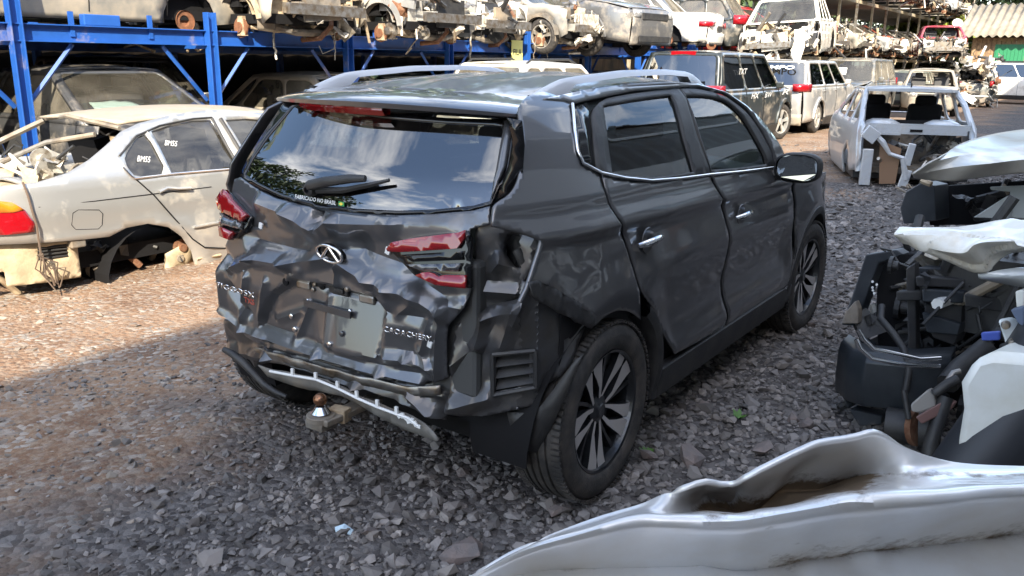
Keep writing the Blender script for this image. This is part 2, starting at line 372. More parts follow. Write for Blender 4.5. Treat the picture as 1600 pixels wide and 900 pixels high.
# wheel
def make_wheel(parent, x, y, side, steer=0):
    R_, W_ = .363, .225
    wh = bpy.data.objects.new('wheel', None); link(wh, parent); wh.location = (x, y, R_-.008); wh.rotation_euler = (0, 0, steer)
    if side < 0: wh.rotation_euler = (0, 0, PI+steer)
    p = [(-W_/2+.012, .243), (-W_/2, .26), (-W_/2-.004, .30), (-W_/2+.008, .335), (-W_/2+.03, .352)]
    for k in range(-4, 5):          # tread with grooves
        t = k/4*(W_/2-.045); rr = .363-.006*abs(k/4)**2
        if k in (-3, -1, 1, 3): p += [(t-.006, rr), (t-.004, rr-.009), (t+.004, rr-.009), (t+.006, rr)]
        else: p += [(t, rr)]
    p += [(W_/2-.03, .352), (W_/2-.008, .335), (W_/2+.002, .31), (W_/2+.004, .30), (W_/2+.001, .27), (W_/2-.006, .252), (W_/2-.016, .243), (W_/2-.03, .236)]
    tb = MB().lathe(p, (0, 0, 0), 'x', 96)
    for k in range(90):             # cross sipes as small raised blocks at the shoulders
        q = 2*PI*k/90
        for s_, rr in ((W_/2-.024, .3535), (-(W_/2-.024), .3535)):
            rot = Matrix.Rotation(q, 3, 'X'); tb.box(rot @ Vector((s_, 0, rr)), (.036, .015, .012), rot)
    tb.build('tyre', M['rubber'], wh, smooth=50)
    rim = bpy.data.objects.new('rim', None)
    b = MB(); o = W_/2-.022
    b.mi = 1; b.lathe([(o+.002, .238), (o+.006, .244), (o+.012, .243), (o+.008, .234), (o-.02, .226), (-W_/2+.03, .215), (-W_/2+.02, .24)], (0, 0, 0), 'x', 72)
    b.lathe([(o-.09, .0), (o-.09, .215)], (0, 0, 0), 'x', 40)
    b.lathe([(o-.015, .0), (o-.012, .028), (o-.018, .036), (o-.03, .06), (o-.07, .07)], (0, 0, 0), 'x', 30)
    def blade(q0, pts_in, pts_out, x0, x1, d, mi):
        poly = []
        for (r, a) in pts_in+pts_out[::-1]:
            poly.append((r, q0+math.radians(a)))
        n = len(poly); xs = [x0+(x1-x0)*(r-.05)/.18 for r, a in poly]
        vs = [(x_, r*math.cos(a), r*math.sin(a)) for x_, (r, a) in zip(xs, poly)]+[(x_-d, r*math.cos(a)*.995, r*math.sin(a)*.995) for x_, (r, a) in zip(xs, poly)]
        h = n//2
        fs = [(i, i+1, n-2-i, n-1-i) for i in range(h-1)]
        b.add(vs, fs, 0 if mi == 0 else 1)
        b.add(vs, [(i, (i+1) % n, (i+1) % n+n, i+n) for i in range(n)], 1)
    for k in range(5):
        q = 2*PI*k/5+.35
        blade(q, [(.05, -9), (.10, -3), (.15, 2), (.20, 5), (.236, 5)], [(.05, 8), (.10, 9), (.15, 18), (.20, 24), (.236, 23)], o-.022, o-.002, .03, 0)
        blade(q-.30, [(.05, -13), (.10, -20), (.15, -26), (.20, -29), (.236, -27)], [(.05, 2), (.10, -9), (.15, -13), (.20, -14), (.236, -13)], o-.026, o-.004, .03, 0)
        blade(q-.2, [(.05, -7), (.10, -6), (.15, -2), (.20, 0), (.236, 0)], [(.05, 7), (.10, 3), (.15, 3), (.20, 5), (.236, 6)], o-.034, o-.016, .03, 1)
    b.build('rim', [M['alloy'], M['alloydk']], wh, fixn=False)
    MB().lathe([(o-.012, 0), (o-.010, .024), (o-.016, .028)], (0, 0, 0), 'x', 24).build('hub_cap', M['alloydk'], wh, smooth=40)
    return wh
for y in (.60, 3.23):
    make_wheel(suv, .80, y, 1, 0 if y < 1 else -.03); make_wheel(suv, -.80, y, -1)

SP = SIDE.P
lowdip = lambda y: 1 if .95 < y < 2.6 else max(0, 1-min(abs(y-.95), abs(y-2.6))/.18)
def body_lines(u, v):      # pressed character lines along the flank
    h = 0.
    zc = 1.085-.03*(u-.4)                                # shoulder line
    h += .022*max(0, 1-abs(v-zc)/(.035 if v < zc else .075))
    k = lowdip(u)
    h -= .026*k*math.exp(-((v-.60-.03*(u-1))/.10)**2)    # scooped lower door
    h += .022*k*math.exp(-((v-.44-.02*(u-1))/.06)**2)
    h += .014*math.exp(-((v-.86)/.07)**2)*k
    r = math.hypot(u-.60, v-.36)                          # swelling over the wheels
    h += .018*max(0, 1-abs(r-.47)/.12); r = math.hypot(u-3.23, v-.36); h += .018*max(0, 1-abs(r-.47)/.12)
    return h
fside = on(SIDE, body_lines)
# rear quarter: from the roof down to the wheel arch
quarter = soft(SP([(845, 138), (890, 160), (893, 168), (898, 222), (907, 256), (936, 272), (944, 300), (958, 340), (972, 370), (984, 405), (990, 440), (994, 462), (1001, 500), (985, 487), (962, 484), (943, 492), (926, 508), (924, 492), (890, 470), (860, 452), (826, 440), (838, 402), (845, 378), (820, 366), (795, 360), (768, 352), (770, 335), (772, 318), (800, 302), (813, 275), (816, 230), (812, 192), (806, 160)]))
fq = on(SIDE, lambda u, v: body_lines(u, v)+.012*facet(5, 1, 3.2)(u, v)*max(0, 1-abs(v-1.0)/.25)*(1 if u < .5 else .2))
sheet('rear_quarter_panel', quarter, fq, M['suvside'], suv, step=.014, solid=.012, out=(1, 0, 0), sm=60)
# doors
rd = soft(SP([(942, 273), (1000, 283), (1060, 279), (1108, 273), (1120, 305), (1134, 350), (1133, 430), (1128, 511), (1048, 551), (1040, 520), (1024, 488), (1004, 466), (996, 452), (993, 430), (986, 398), (976, 368), (962, 340), (949, 303)]))
fd = soft(SP([(1113, 273), (1160, 268), (1205, 263), (1232, 276), (1240, 320), (1237, 375), (1229, 440), (1195, 484), (1132, 510), (1137, 430), (1138, 350), (1124, 305)]))
rdoor = sheet('rear_door', rd, fside, M['suvside'], suv, step=.022, solid=.012, out=(1, 0, 0), sm=60)
fdoor = sheet('front_door', fd, fside, M['suvside'], suv, step=.022, solid=.012, out=(1, 0, 0), sm=60)
fe = [(2.44, 1.085), (2.62, 1.075), (2.9, 1.055), (3.3, 1.02), (3.7, .93), (3.92, .80), (3.93, .50), (3.78, .36), (3.66, .38)]+[(3.23+.42*math.cos(a), .36+.40*math.sin(a)) for a in np.linspace(.2, 2.9, 12)]+[(2.79, .36), (2.50, .36)]
fe2 = [SIDE.uv(1236, 276), (2.62, 1.075)]+fe[2:-1]+[(2.55, .36), SIDE.uv(1232, 440), SIDE.uv(1241, 375), SIDE.uv(1244, 320)]
fender = sheet('front_fender', fe2, fside, M['suvside'], suv, step=.022, solid=.012, out=(1, 0, 0), sm=60)
# the door openings behind the shut lines, sill cladding and wheel arch trims
sheet('inner_side', [(.3, .45), (.30, 1.24), (2.5, 1.08), (3.0, .98), (2.70, .40), (1.2, .30), (1.0, .62), (.6, .80), (.3, .60)], on(SIDE, -.035), M['cabin'], suv, step=.08, out=(1, 0, 0))
sill = MB(); rings = []
for y in np.linspace(1.02, 2.86, 24):
    rings.append([(Xs(y, z)+dx, y, z) for z, dx in ((.20, -.04), (.25, .012), (.33, .020), (.385, .012), (.40, -.02))])
sill.loft(rings).build('sill_trim', M['blackpl'], suv, smooth=40, solid=.01)
def arch_trim(yc, a0, a1, r0=.40, r1=.455):
    b = MB(); rings = []
    for a in np.linspace(a0, a1, 26):
        ring = []
        for r, dx in ((r0-.012, -.06), (r0, .018), (r0+.02, .026), (r1-.008, .020), (r1, -.01)):
            y = yc+r*math.cos(a)*1.02; z = .36+r*math.sin(a); ring.append((Xs(y, max(z, .3))+dx, y, z))
        rings.append(ring)
    return b.loft(rings)
arch_trim(.60, -.22, .95).build('wheel_arch_trim', M['blackpl'], suv, smooth=40)
arch_trim(3.23, -.1, 3.25).build('wheel_arch_trim', M['blackpl'], suv, smooth=40)
for yc in (.60, 3.23):      # wheel houses
    b = MB(); rings = [[(x, yc+.41*math.cos(a), .36+.41*math.sin(a)) for a in np.linspace(-.3, PI+.3, 22)] for x in (.90, .55)]
    if yc < 1: rings[0] = [(min(x, Xs(y, z)-.03), y, z) for x, y, z in rings[0]]
    b.loft(rings); b.add([(.55, yc+.41*math.cos(a), .36+.41*math.sin(a)) for a in np.linspace(-.3, PI+.3, 22)], [tuple(range(22))])
    o_ = b.build('wheel_house', M['cabin'], suv, smooth=40); mirror(o_, suv)
# door glass and black frames
rframe = soft(SP([(922, 158), (990, 144), (1062, 138), (1085, 200), (1111, 272), (1060, 277), (1016, 280), (975, 276), (936, 268), (929, 215)]))
rglass = soft(SP([(944, 164), (1000, 153), (1050, 147), (1068, 208), (1087, 268), (1050, 274), (1016, 277), (975, 273), (958, 268), (950, 215)]))
fframe = soft(SP([(1063, 138), (1090, 137), (1130, 147), (1165, 171), (1190, 205), (1206, 235), (1212, 262), (1160, 267), (1113, 271), (1090, 205)]))
fglass = soft(SP([(1072, 148), (1109, 148), (1143, 160), (1168, 190), (1190, 228), (1200, 256), (1160, 262), (1113, 265), (1093, 205)]))
rf = sheet('window_frame', rframe, on(SIDE, -.004), M['blackpl'], rdoor, holes=[rglass], step=.03, out=(1, 0, 0), solid=.02)
ff = sheet('window_frame', fframe, on(SIDE, -.004), M['blackpl'], fdoor, holes=[fglass], step=.03, out=(1, 0, 0), solid=.02)
sheet('window', rglass, on(SIDE, -.016), M['glass'], rdoor, step=.06, out=(1, 0, 0), solid=0)
sheet('window', fglass, on(SIDE, -.016), M['glass'], fdoor, step=.06, out=(1, 0, 0), solid=0)
sheet('quarter_window', SP([(896, 168), (918, 158), (926, 215), (933, 266), (912, 262), (902, 240), (898, 215)]), on(SIDE, -.006), M['blackgl'], suv, step=.04, out=(1, 0, 0))
# chrome belt strip
def strip(name, pxs, r, m, parent, off=.002, surf=SIDE):
    pts = [surf.fro(*surf.uv(*p))+surf.nrm(*surf.uv(*p))*off for p in pxs]
    return MB().tube(pts, r, 8).build(name, m, parent, smooth=60)
strip('chrome_strip', [(893, 164), (896, 205), (901, 236), (909, 256), (938, 271), (975, 279), (1016, 283), (1060, 279), (1107, 273), (1160, 268), (1206, 262)], .0065, M['chrome'], suv, .006)
# cant rail and A pillar
cant = [(.46, 1.525), (.8, 1.548), (1.2, 1.563), (1.6, 1.566), (1.9, 1.552), (2.12, 1.515), (2.3, 1.445), (2.45, 1.35), (2.58, 1.22), (2.64, 1.09)]+SP([(1213, 262), (1208, 236), (1192, 205), (1167, 169), (1131, 144), (1090, 134), (1062, 135), (990, 141), (922, 155), (893, 162), (888, 159)])
sheet('roof_side', cant, on(SIDE, .004), M['suvside'], suv, step=.035, out=(1, 0, 0), solid=.02)
# roof
def zroof(y): return float(np.interp(y, [.35, .55, .8, 1.2, 1.6, 1.95, 2.15, 2.4], [1.515, 1.545, 1.572, 1.596, 1.600, 1.585, 1.555, 1.49]))
def froof(x, y): return Vector((x, y, zroof(y)-.03*(x/.62)**2-.012*math.exp(-((abs(x)-.52)/.035)**2)+.004*math.cos(x*22)*math.exp(-(x/.4)**2)))
sheet('roof', [(-.63, .50), (.63, .50), (.635, 1.2), (.635, 1.9), (.60, 2.12), (.3, 2.22), (-.3, 2.22), (-.60, 2.12), (-.635, 1.9), (-.635, 1.2)], froof, M['suvroof'], suv, step=.05, out=(0, 0, 1), solid=.02, sm=30)
# spoiler with the high brake lamp
rings = []
for x in np.linspace(-.66, .66, 35):
    k = (abs(x)/.66); e = (.08 if x > 0 else .17)*k**2; dz = -.030*k**2; t = 1 if k < .93 else .75
    rings.append([(x, .56, zroof(.55)+dz), (x, .45+e*.5, zroof(.45)+dz+.002), (x, .33+e, 1.528+dz*.8), (x, .235+e, 1.508+dz*.7), (x, .222+e, 1.499+dz*.6), (x, .228+e, 1.480+dz*.3), (x, .30+e, 1.462+dz*.3), (x, .44+e, 1.462+dz*.3)])
sp = MB().loft(rings); sp.add(rings[0], [tuple(range(8))]); sp.add(rings[-1], [tuple(range(8))])
spo = sp.build('roof_spoiler', M['suv'], suv, smooth=35)
b = MB(); rings = [[(x, .245+.17*(abs(x)/.66)**2+dy, z-.006*(x/.66)**2) for dy, z in ((-.004, 1.478), (-.006, 1.470), (.012, 1.450), (.04, 1.450), (.04, 1.47))] for x in np.linspace(-.42, .10, 20)]
b.loft(rings).build('brake_lamp', M['redlamp'], spo, smooth=30)
# roof rails
def rail(sx):
    ys = np.linspace(.50, 2.12, 30); rings = []
    for i, y in enumerate(ys):
        k = i/29; h = .046*min(1, (k/.13))**.7*min(1, (1-k)/.16)**.7
        zt = zroof(y)-.022+h; hw = .017; xx = .572+.01*math.sin(k*PI)
        t = .025 if .14 < k < .84 else h+.012
        rings.append([(sx*xx-hw*1.7, y, zt-t), (sx*xx-hw*1.1, y, zt-.010), (sx*xx-hw*.5, y, zt), (sx*xx+hw*.5, y, zt), (sx*xx+hw*1.1, y, zt-.010), (sx*xx+hw*1.7, y, zt-t)])
    b = MB().loft(rings, closed=True); b.add(rings[0], [tuple(range(6))]); b.add(rings[-1], [tuple(range(6))])
    r = b.build('roof_rail', M['rail'], suv, smooth=50)
    for y0, y1 in ((.52, .74), (1.84, 2.10)):
        MB().box((sx*.575, (y0+y1)/2, zroof((y0+y1)/2)-.034), (.028, y1-y0, .03)).build('rail_foot', M['blackpl'], r)
rail(1); rail(-1)
# tailgate: rear window, crushed lower panel
RP = REAR.P
glass_px = [(458, 166), (520, 172), (600, 184), (700, 192), (782, 196), (790, 215), (782, 270), (765, 314), (740, 321), (680, 327), (620, 329), (560, 326), (500, 319), (440, 303), (404, 286), (383, 272), (395, 248), (420, 212)]
sheet('rear_window', RP(glass_px), on(REAR, -.004), M['glassrear'], suv, step=.03, out=(0, -1, 0), solid=0, sm=60)
sheet('window_surround', RP([(444, 158), (520, 164), (600, 176), (700, 184), (800, 186), (806, 215), (800, 262), (768, 321), (740, 327), (680, 333), (620, 335), (560, 332), (500, 325), (436, 309), (398, 291), (374, 275), (385, 250), (408, 212)]), on(REAR, -.001), M['blackgl'], suv, holes=[RP(glass_px)], step=.03, out=(0, -1, 0))
b = sheet('pillar_trim', WRAP.P([(786, 186), (810, 190), (814, 230), (811, 272), (797, 301), (770, 315), (776, 296), (788, 262), (795, 220)]), on(WRAP, -.05), M['blackgl'], suv, step=.03, out=(0, -1, 0))
b = sheet('trim_fin', RP([(790, 192), (800, 188), (799, 215), (791, 262), (779, 288), (770, 312), (776, 270), (783, 230)]), on(REAR, .012), M['suv'], suv, step=.03, out=(0, -1, 0), solid=.01)
cr = facetmap(3, 1, .19); cr2 = facetmap(9, 1, .055); PLT = None
seg = [((408, 318), (455, 336), .034, .07), ((455, 336), (490, 361), .036, .06), ((497, 326), (492, 364), -.040, .045), ((492, 364), (520, 350), .030, .05), ((520, 350), (610, 352), .022, .07),
       ((610, 352), (700, 350), .012, .07), ((395, 372), (470, 392), -.034, .09), ((560, 388), (650, 420), -.020, .09), ((470, 392), (560, 388), -.016, .09),
       ((398, 402), (450, 411), .036, .055), ((450, 411), (510, 403), .034, .05), ((530, 410), (575, 437), .028, .05), ((575, 437), (605, 448), .024, .05), ((360, 420), (400, 403), .036, .035),
       ((350, 400), (362, 418), -.03, .06), ((345, 425), (352, 478), .02, .05), ((362, 450), (388, 492), -.028, .05), ((388, 432), (380, 500), .020, .035), ((350, 482), (384, 512), .022, .03), ((384, 512), (420, 530), .022, .035),
       ((418, 440), (408, 500), .018, .03), ((527, 416), (526, 450), .020, .022), ((470, 425), (452, 434), .012, .03), ((478, 482), (463, 530), .014, .03), ((505, 466), (512, 540), .012, .03), ((430, 500), (470, 488), .010, .03),
       ((604, 452), (645, 460), .030, .05), ((645, 460), (692, 492), .028, .05), ((606, 490), (688, 502), -.014, .05), ((650, 470), (620, 492), .012, .03), ((690, 480), (684, 590), .030, .035), ((700, 476), (730, 478), .024, .04),
       ((640, 430), (700, 470), -.016, .06), ((404, 518), (500, 552), .026, .03), ((500, 552), (600, 578), .030, .03), ((600, 578), (660, 594), .026, .03), ((412, 534), (560, 574), -.014, .03),
       ((606, 556), (640, 560), .026, .04), ((640, 560), (672, 572), .026, .035), ((655, 545), (672, 572), .014, .03), ((670, 500), (660, 545), .014, .03)]
plate = [(424, 456), (458, 434), (520, 446), (588, 464), (603, 488), (603, 570), (560, 562), (500, 545), (440, 525), (404, 512), (412, 484)]
plate_uv = REAR.P(plate)
def rearfold(u, v):
    k = 1 if v < .92 else max(.30, 1-(v-.92)*6); h = (.011*cr(u, v)+.0011*cr2(u, v))*k
    if inpoly([(u, v)], plate_uv)[0]:
        d = min(segdist([(u, v)], plate_uv[i-1], plate_uv[i])[0] for i in range(len(plate_uv))); q = min(1, d/.03)
        flat = q*(1 if u > .06 else max(.25, 1-(.06-u)*5)); h = h*(1-flat)+flat*(.36*(.80-v)-.02)
    return h
dz = dents(REAR, seg, [(plate, -.030, .022)], extra=rearfold)
tg_px = [(376, 277), (398, 293), (436, 311), (500, 327), (560, 334), (620, 337), (680, 335), (740, 329), (766, 322), (765, 350), (735, 358), (735, 450), (735, 455), (727, 480), (700, 510), (700, 590), (655, 600), (600, 590), (540, 574), (480, 558), (420, 544), (386, 525), (362, 500), (343, 480), (340, 445), (348, 400), (356, 372), (358, 340), (362, 300), (366, 280)]
ftg = on(REAR, dz)
tg = sheet('tailgate', RP(tg_px), ftg, M['suv'], suv, step=.0095, out=(0, -1, 0), solid=.006, sm=30, creases=dz.creases)
def tgp(px, py, off=.003): u, v = REAR.uv(px, py); return REAR.fro(u, v)+REAR.nrm(u, v)*(dz(u, v)+off)
# right tail lamp
def lamp(parts, parent, name, off):
    o = None
    for k, (pp, m, d) in enumerate(parts):
        q = sheet(name if k == 0 else ('lens' if m.name.startswith('red') else 'reflector'), RP(pp), on(REAR, d), m, parent if k == 0 else o, step=.02, out=(0, -1, 0), solid=.022, sm=30)
        if k == 0: o = q
    return o
tl = lamp([([(612, 390), (640, 376), (733, 361), (738, 372), (738, 449), (690, 446), (652, 430)], M['blackgl'], .012),
      ([(612, 389), (620, 379), (648, 373), (732, 362), (730, 374), (720, 388), (633, 394), (614, 393)], M['redlamp'], .034),
      ([(634, 398), (727, 392), (727, 406), (650, 409)], M['blackgl'], .026),
      ([(640, 413), (725, 411), (720, 424), (662, 422)], M['darklamp'], .028),
      ([(656, 427), (676, 425), (690, 430), (733, 430), (733, 447), (688, 442)], M['redlamp'], .034)], suv, 'tail_lamp', .02)
tl = lamp([([(362, 300), (383, 325), (398, 340), (388, 362), (372, 372), (352, 366), (350, 330), (352, 312)], M['blackgl'], .015),
      ([(361, 299), (381, 322), (397, 338), (389, 347), (354, 328), (350, 312)], M['redlamp'], .038),
      ([(354, 333), (388, 348), (386, 359), (352, 350)], M['darklamp'], .032),
      ([(353, 354), (375, 364), (370, 373), (355, 367)], M['redlamp'], .036)], suv, 'tail_lamp', .02)
# inside of the damaged corner
rec_extra = facetmap(21, .010, .09, 0, 1.4)
inner_upper = WRAP.P([(735, 352), (768, 350), (800, 356), (846, 374), (838, 402), (823, 441), (812, 470), (790, 480), (760, 500), (735, 520), (722, 500), (728, 460)])
dw = dents(WRAP, [((762, 430), (775, 415), .03, .05), ((775, 415), (800, 425), .02, .05), ((745, 460), (800, 465), .02, .04), ((840, 380), (828, 440), .045, .05)], [([(770, 375), (790, 362), (815, 372), (822, 400), (812, 432), (795, 428), (776, 410)], -.03, .03)], extra=rec_extra, base=-.06)
filler = WRAP.P([(783, 382), (793, 374), (803, 378), (806, 392), (811, 408), (808, 424), (799, 424), (789, 412), (780, 400)])
lq = sheet('inner_quarter', inner_upper, on(WRAP, dw), M['inner'], suv, holes=[smooth_poly(filler, 2)], step=.012, out=(.5, -1, 0), solid=.006, sm=24, creases=dw.creases)
sheet('filler_neck', WRAP.P([(772, 368), (815, 366), (824, 400), (818, 434), (780, 432)]), on(WRAP, -.13), M['blackpl'], suv, step=.03, out=(0, -1, 0))
MB().tube([WRAP.fro(*WRAP.uv(792, 395))+Vector((0, .06, 0)), WRAP.fro(*WRAP.uv(806, 410))+Vector((-.01, .05, 0)), WRAP.fro(*WRAP.uv(808, 420))+Vector((-.02, .09, -.03))], .018, 10).build('filler_pipe', M['blackpl'], suv, smooth=50)
lower = WRAP.P([(820, 441), (860, 453), (922, 494), (925, 512), (905, 552), (880, 590), (862, 612), (846, 640), (800, 648), (760, 655), (715, 655), (690, 650), (698, 620), (700, 560), (708, 510), (735, 500), (760, 482), (808, 470)])
vent = WRAP.P([(770, 560), (832, 554), (832, 606), (771, 617)])
dl = dents(WRAP, [((752, 500), (742, 545), .030, .04), ((752, 500), (800, 488), .024, .04), ((800, 485), (780, 545), .025, .05), ((740, 545), (700, 575), .02, .05), ((700, 640), (760, 625), .03, .06), ((830, 450), (800, 510), .02, .04), ((925, 505), (880, 590), .02, .05), ((712, 600), (735, 560), -.02, .06)],
           [], extra=facetmap(14, .011, .11, 0, 1.4), base=-.035)
li = sheet('lower_quarter', lower, on(WRAP, dl), M['inner'], suv, holes=[vent], step=.013, out=(.7, -1, 0), solid=.006, sm=24, creases=dl.creases)
vb = MB(); vo = [WRAP.fro(*q) for q in vent]; vn = WRAP.nrm(*vent[0])
def vq(a, b): return vo[0].lerp(vo[1], a).lerp(vo[3].lerp(vo[2], a), b)
vv = bpy.data.objects.new('air_vent', None)
fr = MB()
for a, b_ in (((-.05, -.06), (1.05, -.06)), ((1.05, -.06), (1.05, 1.06)), ((1.05, 1.06), (-.05, 1.06)), ((-.05, 1.06), (-.05, -.06))): fr.tube([vq(*a)+vn*-.018, vq(*b_)+vn*-.018], .009, 6)
vf = fr.build('air_vent', M['blackpl'], suv, smooth=40)
for k in range(3):
    b = MB(); t0 = .08+k*.31
    b.add([vq(.02, t0)-vn*.06, vq(.98, t0)-vn*.06, vq(.98, t0+.24)-vn*.025, vq(.02, t0+.24)-vn*.025], [(0, 1, 2, 3)]); b.build('vent_flap', M['blackpl'], vf, solid=.004)
sheet('vent_back', [(a-.0, c) for a, c in vent], on(WRAP, -.09), M['cabin'], vf, step=.1)
# bumper bracket hanging across the corner
brk = SIDE.P([(822, 440), (836, 438), (862, 450), (898, 472), (922, 490), (924, 506), (918, 512), (890, 497), (858, 480), (828, 462)])
bo = sheet('bumper_bracket', brk, on(SIDE, lambda u, v: .006+.012*abs(math.sin(u*34))), M['blackpl'], suv, step=.018, out=(1, 0, 0), solid=.02, sm=30)
strip('lamp_aperture_edge', [(846, 376), (842, 392), (836, 410), (829, 432), (822, 452), (812, 472)], .010, M['suv'], suv, .0)
# mud flap, inner liner
mud = [Vector(p) for p in ()]
mf = [onpl(px, py, (.70, .20), (.915, .27)) for px, py in ((795, 640), (838, 642), (862, 612), (900, 560), (912, 552), (893, 600), (866, 660), (838, 708), (822, 704), (802, 680))]
A0 = Vector((.70, .20, 0)); U0 = Vector((.215, .07, 0)).normalized()
sheet('mud_flap', [((p-A0).dot(U0), p.z) for p in mf], lambda u, v: A0+U0*u+Vector((0, 0, v))+Vector((.33, -1, 0)).normalized()*(.03*math.sin((v-.3)*6)), M['blackpl'], suv, step=.04, out=(0, -1, 0), solid=.006)
# lower crossmember and torn bumper
cb = dents(REAR, [((352, 548), (420, 556), .03, .05), ((420, 556), (560, 600), .035, .05), ((560, 600), (680, 640), .035, .05), ((400, 572), (620, 625), -.02, .04), ((620, 600), (690, 620), .02, .05), ((640, 615), (692, 650), .03, .03)], [], extra=facetmap(31, .012, .08), base=-.015)
CB = RP([(346, 500), (362, 503), (386, 526), (420, 546), (480, 560), (540, 576), (600, 592), (655, 602), (703, 592), (704, 640), (694, 660), (672, 655), (640, 634), (600, 618), (540, 600), (470, 580), (420, 570), (396, 575), (372, 560), (352, 548)])
sheet('rear_crossmember', CB, on(REAR, cb), M['inner'], suv, step=.013, out=(0, -1, 0), solid=.008, sm=24, creases=cb.creases)
sheet('crossmember_channel', RP([(400, 540), (480, 562), (560, 584), (640, 602), (690, 600), (690, 615), (640, 616), (540, 592), (470, 574), (400, 556)]), on(REAR, lambda u, v: .012+.006*cr2(u, v)), M['steel'], suv, step=.02, out=(0, -1, 0), sm=25)
dpx = [(398, 572), (424, 579), (460, 586), (496, 592), (530, 606), (560, 621), (592, 635), (622, 646), (640, 652), (656, 665), (668, 676), (679, 690), (676, 694), (650, 684), (610, 668), (578, 650), (555, 632), (530, 622), (490, 612), (476, 612), (436, 600), (415, 590)]
dpl = [onpl(px, py, (-.6, -.03), (.6, .04)) for px, py in dpx]
sheet('torn_bumper', [(p.x, p.z) for p in dpl], lambda u, v: Vector((u, .005+.06*u+.12*max(0, .52-v)+.006*cr2(u, v), v)), M['diff'], suv, step=.02, out=(0, -1, 0), solid=.006)
edge = [onpl(px, py, (-.6, -.03), (.6, .04))+Vector((0, -.008, .0)) for px, py in dpx[1:10]]
be = MB()
for i in range(len(edge)-1): be.tube([edge[i], edge[i+1]], .0055, 6)
for i in (1, 2, 3, 4, 5, 6): be.box(edge[i]+Vector((0, 0, .014)), (.014, .008, .03))
for i in range(7): be.box(edge[-1].lerp(edge[-3], i/7)+Vector((0, 0, .004*(i % 3))), (.02, .006, .012+.004*(i % 2)), Matrix.Rotation(i*.9, 3, 'Y'))
be.build('torn_edge', M['whitepl'], suv, smooth=50)
# thin dark strip torn from the bumper corner
MB().tube([onpl(px, py, (-.75, -.02), (.4, .03)) for px, py in ((350, 546), (362, 552), (380, 566), (396, 583), (412, 600), (430, 612), (448, 620))], [.012, .016, .018, .016, .014, .012, .008], 8).build('bumper_strip', M['blackpl'], suv, smooth=50)
# tow ball
c = onpl(501, 640, (-.4, -.10), (.4, -.06)); th = MB()
th.lathe([(-.01, .055), (.012, .055), (.014, 0)], c+Vector((0, 0, -.03)), 'z', 26); th.box(c+Vector((.03, .12, -.035)), (.07, .3, .025)); th.box(c+Vector((0, .0, -.055)), (.09, .08, .03))
tb_ = th.build('tow_bar', M['greyjunk'], suv, smooth=40, bevel=.004)
MB().lathe([(-.018, .030), (-.010, .038), (.004, .026), (.014, .018)], c, 'z', 24).build('tow_neck', M['chrome'], tb_, smooth=40)
bb = MB(); bb.lathe([(.026*math.sin(t), max(.001, .026*math.cos(t))) for t in np.linspace(-1.2, PI/2, 12)], c+Vector((0, 0, .040)), 'z', 24); bb.build('tow_ball', mat('rusty ball', (.16, .09, .06), .25, .8, c2=(.3, .14, .07), nscale=30), tb_, smooth=60)
MB().box(onpl(531, 647, (-.4, -.02), (.4, .0)), (.075, .05, .055), Matrix.Rotation(.2, 3, 'Z')).build('tow_socket', M['tanjunk'], tb_, bevel=.005)
# exhaust and axle below
MB().tube([(-.45, .38, .30), (.45, .40, .30)], .07, 16).build('silencer', M['inner'], suv, smooth=50)
MB().tube([(-.75, .6, .33), (.75, .6, .33)], .04, 10).build('rear_axle', M['cabin'], suv)
MB().box((0, 1.9, .30), (1.45, 3.2, .12)).box((0, .5, .42), (1.2, .6, .12)).build('underbody', M['cabin'], suv)
# plate bracket, lamps and studs on the tailgate
pb = MB(); A = tgp(473, 474, .012); B = tgp(545, 494, .012); d_ = (B-A).normalized()
ang = Matrix(((d_.x, 0, 0), (d_.y, 1, 0), (d_.z, 0, 1)))
pb.add([A+Vector((0, -.006, .012)), B+Vector((0, -.006, .012)), B+Vector((0, -.006, -.014)), A+Vector((0, -.006, -.014))], [(0, 1, 2, 3)])
pb.build('plate_bracket', M['inner'], tg, solid=.008)
def stud(px, py, r, m, dep=.008, nm='bolt'): p = tgp(px, py, .0); return MB().lathe([(.004, r), (-dep, r), (-dep-.002, r*.7), (-dep-.002, 0)], p, 'y', 14).build(nm, m, tg, smooth=40)
for px, py in ((474, 474), (539, 491), (457, 516), (519, 536), (535, 521), (453, 495)): stud(px, py, .011, M['chrome'] if px != 535 else M['inner'])
for px, py in ((543, 452), (483, 447), (480, 455)): stud(px, py, .009, M['steel'])
for px, py in ((466, 447), (561, 472)):
    p = tgp(px, py, .004); MB().box(p, (.075, .02, .035)).build('plate_lamp', M['steel'], tg, bevel=.008)
p = tgp(516, 458, .0); MB().box(p, (.10, .03, .035)).box(p+Vector((.01, -.015, .002)), (.05, .015, .02)).build('tailgate_latch_button', M['blackpl'], tg, bevel=.006)
for px, py in ((447, 440), (583, 479), (491, 450)): p = tgp(px, py, -.002); MB().lathe([(0.003, .016), (-.003, .016), (-.003, 0)], p, 'y', 10).build('hole', M['cabin'], tg)
# white clip scraps
for px, py, s_ in ((605, 392, .022), (677, 534, .02), (651, 431, .012), (409, 353, .02)): MB().box(tgp(px, py, .012), (s_, .008, s_*1.2), Matrix.Rotation(.3, 3, 'Y')).build('broken_clip', M['whitepl'], tg, bevel=.002)
